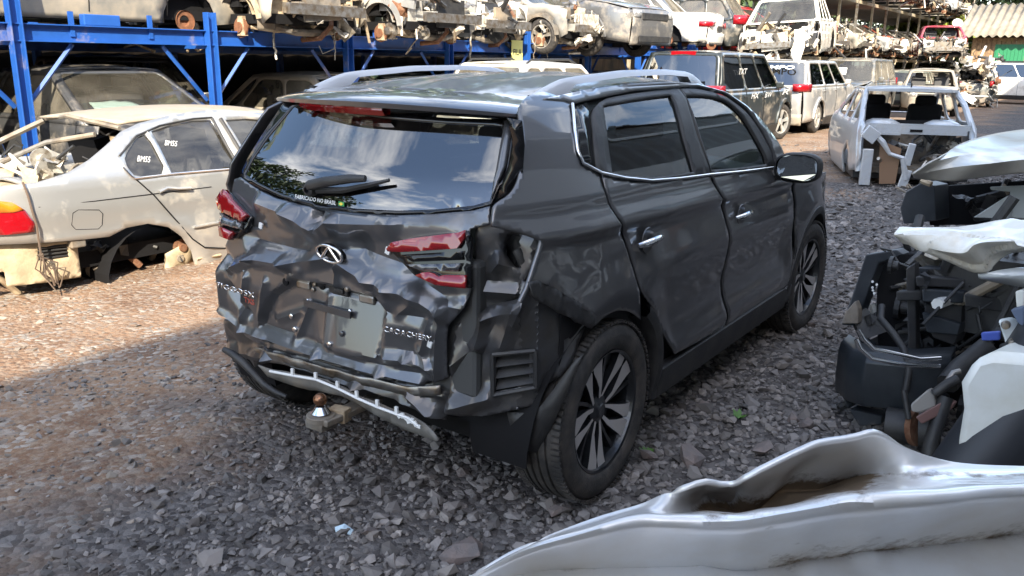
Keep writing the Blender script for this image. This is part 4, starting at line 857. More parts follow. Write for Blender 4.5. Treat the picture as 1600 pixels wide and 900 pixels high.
def gen_car(name, label, cat, loc, rz, S, group=None, seed=0):
    """S: L W H zb(belt) zh(bonnet) cab=(rear base, rear roof, front roof, front base) ya yf wheel radius r, paint p, flags"""
    g = lambda k, d=None: S.get(k, d)
    r = np.random.default_rng(seed+100); L_, W_, H_ = S['L'], S['W'], S['H']; zb, zh = S['zb'], S['zh']; y0, y1, y2, y3 = S['cab']; ya, yf, R_ = S['ya'], S['yf'], S['r']; P = S['p']; hw = W_/2
    t = thing(name, label, cat, loc, rz, group)
    if g('tilt'): t.rotation_euler = (g('tilt')[0], g('tilt')[1], rz)
    z0 = g('z0', .22); torn = g('torn'); st = g('step', .11); yend = (L_-.30 if g('wings') else yf-.15) if torn else L_
    def fx(y, z):
        e = min(1, max(0, (.45-y)/.45)); f = min(1, max(0, (y-L_+.7)/.7)); k = 1-.16*e**2.5-.26*f**2.3
        v = float(np.interp(z, [z0-.05, z0+.15, zb*.62, zb*.85, zb+.02], [.93, .985, 1., .99, .955]))
        return hw*k*v+g('crush', 0)*.05*noise.noise(Vector((y*3, z*4, seed)))
    top = g('deck') or [(0, zb-.02), (y0, zb), (y3, zb), (y3+.25, zh+.03), (L_-.5, zh-.04), (L_-.05, zh-.16)]
    ztop = lambda y: float(np.interp(y, [a for a, b in top], [b for a, b in top]))
    def arch(yc, n=10): return [(yc+(R_+.06)*math.cos(a), R_*g('az', 1)+(R_+.06)*math.sin(a)) for a in np.linspace(-.1, PI+.1, n)]
    low = []
    if not torn or g('wings'): low += [(yend if torn else L_-.04, z0+.14 if torn else z0+.04)]+[q for q in arch(yf)]
    else: low += [(yf-R_-.1, z0)] if False else [(yf-.2, zh*.8), (yf-R_-.08, zh*.5), (yf-R_-.10, z0)]
    low += arch(ya)+[(.05, z0+.06)]
    tp = [(a, b-.02) for a, b in top if a < yend-.05]+[(yend, ztop(yend)-.03)]
    poly = tp+[q for q in low]
    fn = lambda y, z: Vector((fx(y, z), y, z))
    nm = g('bodyname', 'body'); bd = sheet(nm, poly, fn, P, t, step=st, solid=.015, out=(1, 0, 0), sm=30); o2 = mirror(bd, t, 'side_panel')
    bd.name = 'side_panel'
    # bonnet / boot deck / roof / end faces
    def fdeck(x, y):
        s_ = abs(x)/max(fx(y, zb*.9), .1); return Vector((x, y, ztop(y)+.03*(1-s_**2)+(g('crush', 0)*.05*noise.noise(Vector((x*3, y*3, seed))) if y > y3 else 0)))
    if not torn or g('hood'):
        e = L_-.06; sheet('bonnet', [(-fx(y3, zb)*.98, y3-.1), (fx(y3, zb)*.98, y3-.1), (fx(e-.5, zh)*.98, e-.5), (fx(e, zh)*.9, e-.04), (0, e+.03), (-fx(e, zh)*.9, e-.04), (-fx(e-.5, zh)*.98, e-.5)], fdeck, g('hoodp', P), t, step=st, solid=.012, out=(0, 0, 1))
    if y0 > .25 and not g('nodeck'): sheet('boot_lid', [(-fx(0, zb)*.95, .02), (fx(0, zb)*.95, .02), (fx(y0, zb)*.97, y0+.08), (-fx(y0, zb)*.97, y0+.08)], fdeck, P, t, step=st, solid=.012, out=(0, 0, 1))
    def fend(sgn, yy):
        return lambda x, z: Vector((x, yy+sgn*(.10*(1-(abs(x)/hw)**2.2)+.05*math.sin(min(1, max(0, (z-z0)/(zb-z0)))*PI)-.06), z))
    if not g('openrear'):
        rp = sheet('tailgate' if y0 < .3 else 'rear_panel', [(-fx(0, zb*.8)*.99, z0+.05), (fx(0, zb*.8)*.99, z0+.05), (fx(0, zb)*.98, ztop(0)), (-fx(0, zb)*.98, ztop(0))], fend(-1, .02), g('rearp', P), t, step=st, solid=.012, out=(0, -1, 0))
        sheet('rear_bumper', [(-hw*.84, z0), (hw*.84, z0), (hw*.85, z0+.26), (-hw*.85, z0+.26)], lambda x, z: fend(-1, -.03)(x, z), g('bump', P), t, step=st, solid=.03, out=(0, -1, 0))
        for s_ in (-1, 1):
            zl = ztop(0)-.30 if y0 > .25 else zb-.12; hh = g('lamph', .22)
            b = MB(); b.loft([[(s_*fx(yy, zl)*k2+s_*.006, yy-(.012 if yy < .05 else 0), z) for yy, k2 in ((.20, 1.01), (.03, 1.0), (-.055, .90), (-.085, .70))] for z in (zl, zl+hh*.5, zl+hh)]); tl_ = b.build('tail_lamp', M['redlamp'], t, solid=.02, smooth=40)
            if g('clearlens'): MB().loft([[(s_*fx(yy, zl)*k2+s_*.008, yy-(.014 if yy < .05 else 0), z) for yy, k2 in ((.20, 1.01), (.03, 1.0), (-.055, .90), (-.085, .78))] for z in (zl-.16, zl-.08, zl)]).build('clear_lens', M['darklamp'] if False else mat_head, tl_, solid=.02, smooth=40)
        if g('text'): pass
        MB().box((0, -.10, zb*.62), (.42, .02, .13)).build('number_plate_recess', M['blackpl'], t)
    if not torn:
        fp = sheet('front_panel', [(-fx(L_-.02, zh*.8), z0), (fx(L_-.02, zh*.8), z0), (fx(L_-.02, zh), ztop(L_-.05)), (-fx(L_-.02, zh), ztop(L_-.05))], fend(1, L_-.02), P, t, step=st, solid=.012, out=(0, 1, 0))
        b = MB(); b.box((0, L_+.06, zh*.72), (hw*.9, .04, .13)).box((0, L_+.06, z0+.12), (hw*1.1, .04, .12)); b.build('grille', M['blackpl'], t, bevel=.01)
        for s_ in (-1, 1):
            b = MB(); b.loft([[(s_*a, yy, z) for a, yy in ((hw*.50, L_+.055), (hw*.68, L_+.02), (hw*.80, L_-.10), (hw*.88, L_-.28))] for z in (zh*.70, zh*.76, zh*.82)]); b.build('headlight', M['glassclear'] if False else mat_head, t, solid=.02, smooth=40)
    # cabin shell
    zt = H_-.03
    def side(u, v):     # u along y, v height
        k = (v-zb)/(zt-zb); return Vector((fx(u, zb)*(1-k)+(hw*g('tumble', .76))*k, u, v))
    fr = [(y0, zb-.03), (y1, zt), (y2, zt), (y3, zb-.03)]
    i0 = lambda z: y0+(y1-y0)*(z-zb)/(zt-zb); i1 = lambda z: y3+(y2-y3)*(z-zb)/(zt-zb)
    pil = g('pillars', [.36, .70]); zs, ze = zb+.03, zt-.06; cuts = [0]+pil+[1]; holes = []
    A = i0(zs)+.10, i0(ze)+.07; B = i1(zs)-.09, i1(ze)-.06
    for a, c in zip(cuts[:-1], cuts[1:]):
        q = lambda f, e: (A[e]+(B[e]-A[e])*f)
        holes.append(rr_([(q(a, 0)+.03, zs), (q(c, 0)-.03, zs), (q(c, 1)-.03, ze), (q(a, 1)+.03, ze)]))
    ss = sheet('cabin_side', fr, side, g('pilp', P), t, holes=holes, step=st, solid=.02, out=(1, 0, 0)); mirror(ss, t, 'cabin_side')
    G = g('glass', M['glassdust'])
    if G:
        for h_ in holes:
            w_ = sheet('window', h_, lambda u, v: side(u, v)-Vector((.012, 0, 0)), G, t, step=.3, solid=0, out=(1, 0, 0)); mirror(w_, t, 'window')
    def screen(ya_, za_, yb_, zb_, wa, wb, bul): return lambda u, v: Vector((u*(wa+(wb-wa)*v), ya_+(yb_-ya_)*v+bul*(1-u*u)*.08, za_+(zb_-za_)*v))
    for nm_, (a, c), bul, on_ in (('windscreen', (y3, y2), 1, g('ws', True)), ('rear_window', (y0, y1), -1, g('rw', True))):
        f = screen(a, zb-.02, c, zt, fx(a, zb), hw*g('tumble', .76), bul)
        hole = rr_([(-.90, .06), (.90, .06), (.88, .93), (-.88, .93)])
        sheet('screen_frame', [(-1, 0), (1, 0), (1, 1), (-1, 1)], f, P, t, holes=[hole], step=.12, solid=.02)
        if on_: sheet(nm_, hole, lambda u, v, f=f, bul=bul: f(u, v)-Vector((0, bul*.01, .0)), g('wsg', M['glassclear']) if bul > 0 else (G or M['glassdust']), t, step=.2, solid=0)
    def froof_(x, y):
        k = abs(x)/(hw*g('tumble', .76)); m_ = (y-y1)/(y2-y1); return Vector((x, y, zt+(H_-zt)*(1-k**2.4)+.03*math.sin(max(0, min(1, m_))*PI)*(1-k**3)-g('roofdent', 0)*math.exp(-((x-.2)**2+(y-y1-.9)**2)/.15)))
    hwr = hw*g('tumble', .76)
    sheet('roof', [(-hwr, y1), (0, y1-.08), (hwr, y1), (hwr, y2), (0, y2+.08), (-hwr, y2)], froof_, g('roofp', P), t, step=st, solid=.015, out=(0, 0, 1))
    if g('rails'):
        for s_ in (-1, 1): MB().tube([(s_*hwr*.9, y1+.1, H_-.03), (s_*hwr*.9, y1+.25, H_+.04), (s_*hwr*.9, y2-.3, H_+.05), (s_*hwr*.9, y2-.05, H_-.03)], .018, 8).build('roof_rail', M['blackpl'], t, smooth=50)
    # inside
    b = MB(); b.box((0, (ya+yf)/2, z0+.12), (W_*.84, L_*.78, .12)).box((0, y3-.1, zb-.25), (W_*.86, .4, .35)).box((0, ya-.1, z0+.35), (W_*.8, .7, .35)); b.build('floor', M['cabin'], t)
    if g('seats', True):
        for yy in (y2-.55, y1+.75):
            for s_ in (-1, 1): MB().box((s_*.36, yy, zb+.0), (.46, .14, .62), Matrix.Rotation(.2, 3, 'X')).box((s_*.36, yy-.06, zb+.36), (.24, .09, .16)).build('seat', M['seat'], t, bevel=.04)
    for k, (yy, s_) in enumerate(((ya, 1), (ya, -1), (yf, 1), (yf, -1))):
        b = MB(); b.loft([[(s_*x_, yy+(R_+.05)*math.cos(a), R_+(R_+.05)*math.sin(a)) for a in np.linspace(-.1, PI+.1, 12)] for x_ in (hw-.03, hw-.36)])
        if not (torn and yy == yf): b.build('wheel_house', M['cabin'], t)
        if k in g('nowheel', ()):
            if k in g('disc', ()):
                b = MB(); b.lathe([(-.01, .13), (.01, .13), (.012, .07), (.05, .065), (.05, 0)], (s_*(hw-.12), yy, R_), 'x', 26); b.build('brake_disc', M['brakedisc'], t, smooth=40)
        else: small_wheel(t, s_*(hw-.12), yy, R_, s_, R_, g('rim', M['alu']), rn=g('spokes', 10), steer=g('steer', 0) if yy == yf else 0)
    for s_ in (-1, 1):
        if not torn and g('mirrors', True): MB().box((s_*(hw+.07), y3-.42, zb+.07), (.16, .09, .13)).build('door_mirror', g('mirp', P), t, bevel=.03)
        c_ = [A[0]+(B[0]-A[0])*f for f in pil]
        for yy in c_: MB().box((s_*(fx(yy, zb*.8)+.004), yy-.10, zb-.12), (.02, .16, .028)).build('door_handle', P if not torn else M['blackpl'], t, bevel=.006)
        for yy in c_+[A[0]+(B[0]-A[0])*.99]: MB().loft([[(s_*(fx(yy, z)+.003), yy-.004, z) for z in np.linspace(z0+.1, zb, 7)], [(s_*(fx(yy, z)+.003), yy+.006, z) for z in np.linspace(z0+.1, zb, 7)]]).build('door_gap', M['cabin'], t, solid=.004, fixn=False)
    if g('clad'):
        for s_ in (-1, 1): MB().loft([[(s_*(fx(y, z)+.02), y, z) for z in (z0-.02, z0+.08, z0+.16)] for y in np.linspace(ya+R_+.05, yf-R_-.05, 8)]).build('sill_trim', M['blackpl'], t, solid=.02)
        for yc in (ya, yf):
            for s_ in (-1, 1):
                b = MB(); b.loft([[(s_*(fx(yc+q*math.cos(a), R_+q*math.sin(a))+dx), yc+q*math.cos(a), R_+q*math.sin(a)) for q, dx in ((R_+.04, .0), (R_+.05, .03), (R_+.12, .03), (R_+.13, 0))] for a in np.linspace(0, PI, 14)]); b.build('wheel_arch_trim', g('cladp', M['blackpl']), t, smooth=40)
    if torn:      # stripped front end: rails, strut towers, engine, hanging parts
        F0 = yf-.25; b = MB()
        for s_ in (-1, 1):
            b.box((s_*hw*.52, F0+.45, .50), (.10, 1.0, .13), mi=8 if g('lightrail') else 2); b.box((s_*hw*.70, F0+.15, .72), (.24, .42, .30), mi=g('tower', 8), taper=.8)
            b.loft([[(s_*(hw-.05-.2*j), F0+.05+.40*math.cos(a), R_+.38*math.sin(a)) for a in np.linspace(.2, 2.6, 8)] for j in range(3)], mi=g('tower', 8))
            b.tube([(s_*.25, F0+.2, .28), (s_*(hw-.15), F0+.2, R_-.05)], .035, 8, mi=4)
        b.box((0, F0+.92, .48), (hw*1.5, .07, .13), mi=g('beam', 1)); ex = r.uniform(-.15, .15); ey = F0+.35
        b.box((ex, ey, .52), (.52, .42, .36), mi=0, taper=.85); b.box((ex, ey, .78), (.46, .30, .14), mi=5, taper=.8); b.box((ex, ey+.02, .32), (.44, .34, .12), mi=2)
        for q in range(6): b.box((ex-.22+.085*q, ey+.22, .54), (.02, .04, .30), mi=0)
        b.lathe([(0, .08), (.10, .13), (.22, .20), (.30, .21), (.30, 0)], (ex-.55, ey, .50), 'x', 18, mi=9)
        for q in range(3): b.lathe([(0, 0), (0, .06+.02*q), (.03, .06+.02*q), (.03, .02)], (ex+.28, ey-.12+.14*q, .44+.13*q), 'x', 16, mi=1)
        for q in range(4): b.tube([(ex-.18+.12*q, ey+.15, .68), (ex-.18+.12*q, ey+.33, .74), (ex-.18+.12*q, ey+.32, .60)], .026, 8, mi=9)
        b.tube([(ex-.2, ey+.25, .40), (ex-.1, ey+.36, .30), (ex+.05, ey+.30, .14), (ex+.1, ey, .12)], .034, 8, mi=4)
        for s_ in (-1, 1):
            b.tube([(s_*hw*.72+.065*math.cos(a), F0+.18+.065*math.sin(a), .40+.038*a/2) for a in np.linspace(0, 6*PI*1.0, 40)], .011, 6, mi=5); b.tube([(s_*hw*.72, F0+.18, .30), (s_*hw*.72, F0+.18, .82)], .026, 8, mi=2)
            b.tube([(s_*hw*.9, F0+.2, R_-.08), (s_*hw*.45, F0+.05, .32)], .03, 8, mi=3)
        for s_ in (-1, 1):      # wheel arch liner, inner wing with holes, upright plates
            pc, dk = (g('tower', 8), 5) if s_ < 0 else (g('tower', 8), 2)
            b.loft([[(s_*x_, F0+.20+.37*math.cos(a), R_-.02+.37*math.sin(a)) for a in np.linspace(-.2, 2.9, 16)] for x_ in (hw-.02, hw-.10, hw-.30)], mi=dk)
            b.loft([[(s_*(hw-.01), F0+.20+q*math.cos(a), R_-.02+q*math.sin(a)) for a in np.linspace(.1, 2.7, 14)] for q in (.37, .43, .47)], mi=pc)
            b.box((s_*hw*.60, F0+.62, .60), (.34, .03, .42), Matrix.Rotation(s_*r.uniform(-.3, .3), 3, 'Z'), mi=pc); b.box((s_*hw*.60, F0+.64, .66), (.12, .03, .10), mi=5)
            b.box((s_*hw*.82, F0+.50, .74), (.05, .60, .20), Matrix.Rotation(r.normal(0, .12), 3, 'X'), mi=pc)
            b.tube([(s_*.12, F0+.40, .26), (s_*hw*.55, F0+.48, .22), (s_*hw*.80, F0+.25, .26)], .028, 8, mi=3); b.box((s_*hw*.93, F0+.22, R_-.06), (.07, .13, .24), mi=3, taper=.7)
        b.tube([(-hw*.6, F0+.50, .27), (-.2, F0+.58, .21), (.25, F0+.58, .21), (hw*.6, F0+.50, .27)], .05, 8, mi=2)
        b.box((r.uniform(-.1, .1), F0+.86, .55), (.62, .05, .40), Matrix.Rotation(r.normal(0, .1), 3, 'Y'), mi=[5, 2, 9][int(r.integers(0, 3))])
        junk(b, int(g('nj', 90)*.6), (0, F0+.55, .58), (W_*.92, .85, .62), r, g('js', 1.), g('wts')); junk(b, g('nj', 90)//6, (0, F0+.5, .26), (W_*.8, .6, .2), r, g('js', 1.)*.7, g('wts'))
        b.build('engine_bay', JM, t, fixn=False)
        for s_ in (-1, 1):
            b = MB(); b.lathe([(-.012, .125), (.012, .125), (.014, .07), (.05, .065), (.05, 0)], (s_*(hw-.06), F0+.2, R_-.08), 'x', 26); b.build('brake_disc', M['brakedisc'], t, smooth=40)
    if g('wreckrear'):
        b = MB(); junk(b, 60, (0, .05, .5), (W_*.9, .4, .6), r, g('js', 1.), g('wts')); b.build('torn_rear_end', JM, t, fixn=False)
    if g('under'):
        b = MB(); junk(b, 50, (0, L_/2, .18), (W_*.9, L_*.8, .12), r, 1.); b.build('underbody', JM, t, fixn=False)
    return t
SUVS = dict(L=4.7, W=1.88, H=1.82, zb=1.12, zh=1.12, cab=(.10, .35, 2.75, 3.45), ya=.95, yf=3.75, r=.37, pillars=[.36, .68], step=.10)
SED = dict(L=4.5, W=1.76, H=1.44, zb=.93, zh=.92, cab=(.85, 1.45, 2.55, 3.40), ya=.95, yf=3.65, r=.31, pillars=[.12, .55], step=.12)
HAT = dict(L=4.0, W=1.70, H=1.46, zb=.93, zh=.95, cab=(.15, .55, 2.25, 3.05), ya=.75, yf=3.2, r=.30, pillars=[.25, .62], step=.12)
def spec(base, **k): d = dict(base); d.update(k); return d

# ------------------------------------------------------------------ silver saloon without wheels on the left (its side faces the aisle)
def Xb(y, z):
    x = -3.56-.0*y+float(np.interp(z, [-.05, .1, .35, .55, .75, .80, 1.0, 1.20], [-.05, -.02, 0, 0, -.03, -.05, -.20, -.38]))
    return x-.16*max(0, (.95-y)/.6)**2.2
BS = Surf(lambda p: p.x-Xb(p.y, p.z), lambda p: (p.y, p.z), lambda u, v: Vector((Xb(u, v), u, v))); BS.sg = 1
M['bmw'] = mat('light silver paint', (.42, .42, .405), .34, .6, .8, dust=.20, dustcol=(.42, .36, .27))
M['bmwroof'] = mat('dusty silver roof', (.34, .32, .28), .5, .2, .3, c2=(.42, .38, .31), nscale=3, dust=.6)
M['bmwglass'] = glassmat('dusty tinted saloon glass', (.16, .155, .14), dustv=.10)
M['sand'] = mat('mud caked panel', (.45, .37, .25), .85, c2=(.32, .25, .16), nscale=7, bump=.3)
bw = thing('saloon_car', 'silver saloon without wheels or rear bumper, on the ground beside the blue rack', 'car')
bl = lambda u, v: .006*max(0, 1-abs(v-.60-.02*u)/.03)+.020*max(0, 1-abs(math.hypot(u-1.62, v+.02)-.43)/.07)-.012*math.exp(-((v-.45)/.07)**2)
fb = on(BS, bl); BP = BS.P
body_out = BP([(105, 268), (135, 252), (160, 232), (188, 205), (215, 193), (260, 181), (310, 173), (350, 171), (425, 176)])
y_end = 4.75
wins = [BP(smooth_poly([(194, 245), (213, 215), (229, 207), (263, 271), (212, 277), (199, 262)])), BP([(236, 205), (265, 195), (300, 188), (329, 187), (371, 262), (268, 271)]), BP([(352, 187), (385, 185), (425, 188), (452, 260), (393, 257)])]
qo = BP([(-60, 300), (0, 291), (60, 284), (105, 270), (138, 250), (162, 230), (188, 206), (215, 193), (260, 181), (310, 173), (350, 171), (425, 178), (470, 190)])+[(3.9, .98), (4.4, .74), (4.8, .70), (5.15, .62), (5.2, .2), (4.7, .12), (4.62, .38), (4.35, .46), (4.05, .38), (3.95, .0), (3.2, .02)]+BP([(400, 405), (345, 412), (306, 420), (299, 392), (284, 370), (263, 355), (231, 349), (199, 356), (171, 370), (135, 374), (40, 381), (-60, 384)])
sheet('side_panel', qo, fb, M['bmw'], bw, holes=wins, step=.05, solid=.012, out=(1, 0, 0), sm=60)
for i, h in enumerate(wins): sheet('window', h, on(BS, -.015), M['bmwglass'], bw, step=.1, solid=0, out=(1, 0, 0))
mk = lambda pts, w_, m, nm, off=.004: MB().tube([BS.fro(*BS.uv(*p))+BS.nrm(*BS.uv(*p))*(off+bl(*BS.uv(*p))) for p in pts], w_, 6).build(nm, m, bw, smooth=60)
mk([(187, 244), (213, 213), (249, 197), (302, 186), (331, 184)], .008, M['blackpl'], 'window_trim'); mk([(192, 262), (205, 276), (210, 279), (268, 272), (372, 263)], .010, M['chrome'], 'window_trim'); mk([(331, 186), (352, 225), (373, 262)], .014, M['blackpl'], 'pillar_trim'); mk([(344, 186), (366, 222), (388, 259)], .018, M['blackpl'], 'pillar_trim'); mk([(230, 207), (247, 239), (265, 271)], .008, M['bmw'], 'window_divider')
mk([(210, 278), (240, 305), (275, 345), (300, 373), (318, 386), (350, 388), (380, 385)], .006, M['cabin'], 'door_gap', .001); mk([(374, 262), (380, 330), (384, 385)], .006, M['cabin'], 'door_gap', .001)
mk([(60, 324), (150, 314), (240, 303), (330, 292)], .0035, M['cabin'], 'body_crease', .0)
mk([(300, 354), (330, 349), (380, 341)], .012, M['bmw'], 'rubbing_strip', .01)
mk([(246, 300), (258, 294), (275, 295), (295, 294)], .014, M['bmw'], 'door_handle', .022)
fl = MB(); q = [(114, 333), (122, 328), (155, 328), (161, 334), (161, 352), (155, 358), (120, 359), (113, 352)]; mk(q+[q[0]], .003, M['cabin'], 'fuel_flap_gap', .0)
hd = text_mesh
def on_b(a, b_, up): return lambda u, v: (lambda q: BS.fro(*q)+BS.nrm(*q)*-.008)(BS.uv(a[0]+(b_[0]-a[0])*u, a[1]+(b_[1]-a[1])*u-v*up))
for a, b_, up in (((215, 251), (236, 253), 13), ((258, 226), (278, 228), 12), ((407, 208), (416, 208), 10)): text_mesh('chalk_writing', 'BM55' if a[0] < 400 else 'B', M['whitepl'], bw, on_b(a, b_, up), shear=.25)
lp = BP([(-60, 318), (-20, 312), (18, 316), (38, 328), (54, 350), (53, 362), (20, 366), (-60, 368)])
lb = sheet('tail_lamp', lp, on(BS, .014), M['redlamp'], bw, step=.04, solid=.02, out=(1, 0, 0))
sheet('indicator_lens', BP([(-60, 318), (-20, 312), (18, 316), (37, 328), (20, 332), (-60, 333)]), on(BS, .020), mat('amber lens', (.50, .17, .01), .1, 0, 1.), lb, step=.04, solid=.01, out=(1, 0, 0))
# rear structure and mud caked lower panel
sheet('lower_panel', BP([(-30, 384), (20, 384), (128, 376), (131, 400), (135, 438), (70, 448), (12, 454), (8, 430), (-30, 420)]), on(BS, lambda u, v: -.07+.015*facet(4, 1, 6)(u, v)), M['sand'], bw, step=.03, solid=.01, out=(1, 0, 0), holes=[BP([(66, 390), (112, 384), (116, 405), (70, 412)])])
vb2 = MB()
for k in range(4):
    a = BS.fro(*BS.uv(67, 391+k*5.5)); c_ = BS.fro(*BS.uv(114, 385+k*5.5)); vb2.tube([a-Vector((.07, 0, 0)), c_-Vector((.07, 0, 0))], .009, 4)
vb2.build('air_vent', M['blackpl'], bw); sheet('vent_back', BP([(62, 386), (116, 380), (120, 408), (66, 416)]), on(BS, -.11), M['cabin'], bw, step=.1)
MB().box(BS.fro(*BS.uv(125, 380))-Vector((.04, 0, 0)), (.05, .11, .07)).build('bracket', M['greyjunk'], bw, bevel=.01)
b = MB(); rr = np.random.default_rng(5); b.box((-4.45, .75, .32), (1.45, .5, .22), mi=3); junk(b, 26, (-4.2, .55, .15), (1.1, .3, .25), rr, 1.); junk(b, 24, (-3.85, 1.62, .16), (.3, .8, .2), rr, .8, [0, 0, 2, 0, 1, 5, 3, 0, 0, 0]); b.build('rear_structure', JM, bw, fixn=False)
b = MB(); b.loft([[(x_, 1.62+.42*math.cos(a), .0+.40*math.sin(a)) for a in np.linspace(-.1, PI+.1, 14)] for x_ in (-3.60, -4.0)]); b.build('wheel_house', M['cabin'], bw)
sheet('arch_liner', [(1.72, -.02), (1.98, .0), (1.98, .14), (1.90, .17), (1.74, .12)], lambda y, z: Vector((-3.70, y, z)), M['sand'], bw, step=.05, solid=.01)
mk([(308, 405), (345, 399)], .03, M['sand'], 'sill_end', -.02)
# rope of wire hanging from the boot edge
pts = [BS.fro(*BS.uv(*p))+Vector((.03, 0, 0)) for p in ((32, 284), (40, 305), (47, 330), (54, 352), (57, 375), (60, 395), (68, 415), (78, 432), (82, 445))]
b = MB(); b.tube(pts, .008, 6)
for k in range(5): b.tube([pts[5]+Vector(rr.normal(0, .02, 3)), pts[6]+Vector(rr.normal(0, .04, 3)), pts[7]+Vector(rr.normal(0, .04, 3)), pts[8]+Vector(rr.normal(0, .03, 3))], .005, 5)
o = b.build('hanging_rope', mat('old brown rope', (.10, .07, .05), .8), None, smooth=50); tag(o, 'frayed brown rope of wires hanging down the silver saloon\'s rear corner', 'rope')
# roof, rear opening, boot
sheet('roof', [(-3.97, 1.62), (-4.9, 1.50), (-5.1, 1.9), (-5.1, 3.1), (-3.97, 3.15), (-3.93, 2.4)], lambda x, y: Vector((x, y, 1.125+.055*math.sin(max(0, min(1, (y-1.5)/1.9))*PI)+.04*(1-((x+4.53)/.6)**2))), M['bmwroof'], bw, step=.1, solid=.02, out=(0, 0, 1))
b = MB(); b.tube([(-3.95, 1.62, 1.10), (-4.5, 1.52, 1.17), (-5.0, 1.60, 1.12)], .018, 6, mi=2); b.tube([(-5.05, 1.6, 1.1), (-5.2, .95, .80)], .025, 6, mi=2); b.box((-4.5, 1.05, .70), (1.3, .50, .03), mi=3); junk(b, 26, (-4.45, 1.25, .76), (1.1, .6, .24), rr, 1., [2, 1, 3, 4, 0, 2, 1, 1, 1, 1])
b.tube([(-4.9, 1.0, .75), (-4.45, 1.3, .98), (-4.1, 1.5, 1.05)], .02, 8, mi=2); b.build('parcel_shelf_debris', JM, bw, fixn=False)
sheet('boot_edge', [(-3.72, .55), (-3.64, 1.12), (-3.75, 1.20), (-5.2, 1.0), (-5.25, .35), (-3.9, .32)], lambda x, y: Vector((x, y, .70+.07*(y-.4)+.02*noise.noise(Vector((x*4, y*4, 1))))), M['bmw'], bw, step=.08, solid=.015, out=(0, 0, 1), holes=[[(-3.95, .55), (-3.9, .95), (-5.0, .85), (-5.05, .48)]])
b = MB(); b.box((-4.5, 2.7, .18), (1.5, 4.2, .12)).box((-4.5, 3.9, .55), (1.45, .3, .3)); [b.box((x_, y_, .62), (.44, .14, .7), Matrix.Rotation(.2, 3, 'X')) for x_ in (-4.1, -4.9) for y_ in (1.95, 2.9)]; b.build('cabin_floor', M['cabin'], bw)
sheet('bonnet', [(-3.68, 3.95), (-3.72, 5.0), (-5.3, 5.0), (-5.35, 3.95)], lambda x, y: Vector((x, y, .76-.08*(y-3.9)+.03*(1-((x+4.5)/.85)**2))), M['bmw'], bw, step=.12, solid=.015)
sheet('windscreen', [(-1, 0), (1, 0), (1, 1), (-1, 1)], lambda u, v: Vector((-4.52+u*(.78-.2*v), 4.0-.85*v, .78+.38*v)), M['glassclear'], bw, step=.3, solid=0)
sheet('far_side', [(.5, .1), (5.1, .1), (5.1, .65), (4.0, .76), (1.1, .78), (.5, .70)], lambda y, z: Vector((-5.42, y, z)), M['bmw'], bw, step=.3, solid=.015)

# ------------------------------------------------------------------ blue storage rack
XR = -7.0; PY = [2.40+2.33*i for i in range(-1, 9)]
rk = thing('storage_rack', 'long blue steel rack with car wrecks on its deck and under it', 'rack')
for i, y in enumerate(PY):
    top = 5.2 if i in (1,) else 2.15
    b = MB(); b.box((XR, y, top/2), (.025, .12, top)); b.box((XR+.04, y-.055, top/2), (.10, .014, top)); b.box((XR+.04, y+.055, top/2), (.10, .014, top)); b.box((XR+.03, y, .02), (.2, .22, .03)); b.build('post', M['bluesteel'], rk, bevel=.003)
    MB().box((XR-4.2, y, 1.05), (.1, .1, 2.1)).build('post', M['bluesteel'], rk)
    MB().box((XR-2.1, y, 1.78), (4.2, .08, .12)).build('cross_beam', M['bluesteel'], rk)
    for s_ in (-1, 1):
        MB().tube([(XR-.05, y+s_*.06, 1.10), (XR-.05, y+s_*.62, 1.74)], .026, 4).build('brace', M['bluesteel'], rk)
    MB().box((XR-.02, y+.95, 2.0), (.10, .42, .12)).build('wheel_stop', M['bluesteel'], rk, bevel=.01)
    MB().box((XR-.02, y+.62, 1.95), (.03, .05, .26)).build('bracket', M['bluesteel'], rk)
    MB().box((XR-.02, y+1.55, 1.95), (.03, .05, .26)).build('bracket', M['bluesteel'], rk)
Y0, Y1 = PY[0]-1.5, PY[-1]+.3; ym, yl = (Y0+Y1)/2, Y1-Y0
for x_ in (XR+.0, XR-4.2):
    b = MB(); b.box((x_-.03, ym, 1.85), (.012, yl, .17)); b.box((x_+.0, ym, 1.935), (.075, yl, .012)); b.box((x_+.0, ym, 1.765), (.075, yl, .012)); b.build('beam', M['bluesteel'], rk)
MB().box((XR-2.1, ym, 1.72), (.08, yl, .1)).build('beam', M['bluesteel'], rk)
MB().box((XR-4.2, ym, 1.80), (7.6, yl, .02)).build('deck_plate', M['blackpl'], rk)  # solid sheet added to block the sun and darken the space below
# yellow sign
sg = MB().box((XR+.07, 11.35, 1.80), (.01, .36, .36)).build('rack_sign', mat('faded yellow sign', (.62, .60, .22), .6), None); tag(sg, 'small faded yellow square sign fixed to the blue rack beam', 'sign')
text_mesh('sign_lettering', 'FILA', mat('sign dark', (.03, .03, .03), .6), sg, lambda u, v: Vector((XR+.078, 11.22+.27*u, 1.72+.15*v)), bold=.02)
bk = thing('dark_backdrop', 'added near-black corrugated fence closing off the yard behind the racks', 'backdrop', (-15.2, 0, 0))  # added backdrop, coloured nearly black so the gaps between wrecks stay dark
b = MB(); b.loft([[(.05*(i % 2), -8+.35*i, 0), (.05*(i % 2), -8+.35*i, 4.6)] for i in range(200)]); b.build('backdrop_panel', mat('near black backdrop sheet', (.006, .0055, .005), .9, spec=.05, c2=(.012, .009, .007), nscale=1.5), bk, solid=.02)
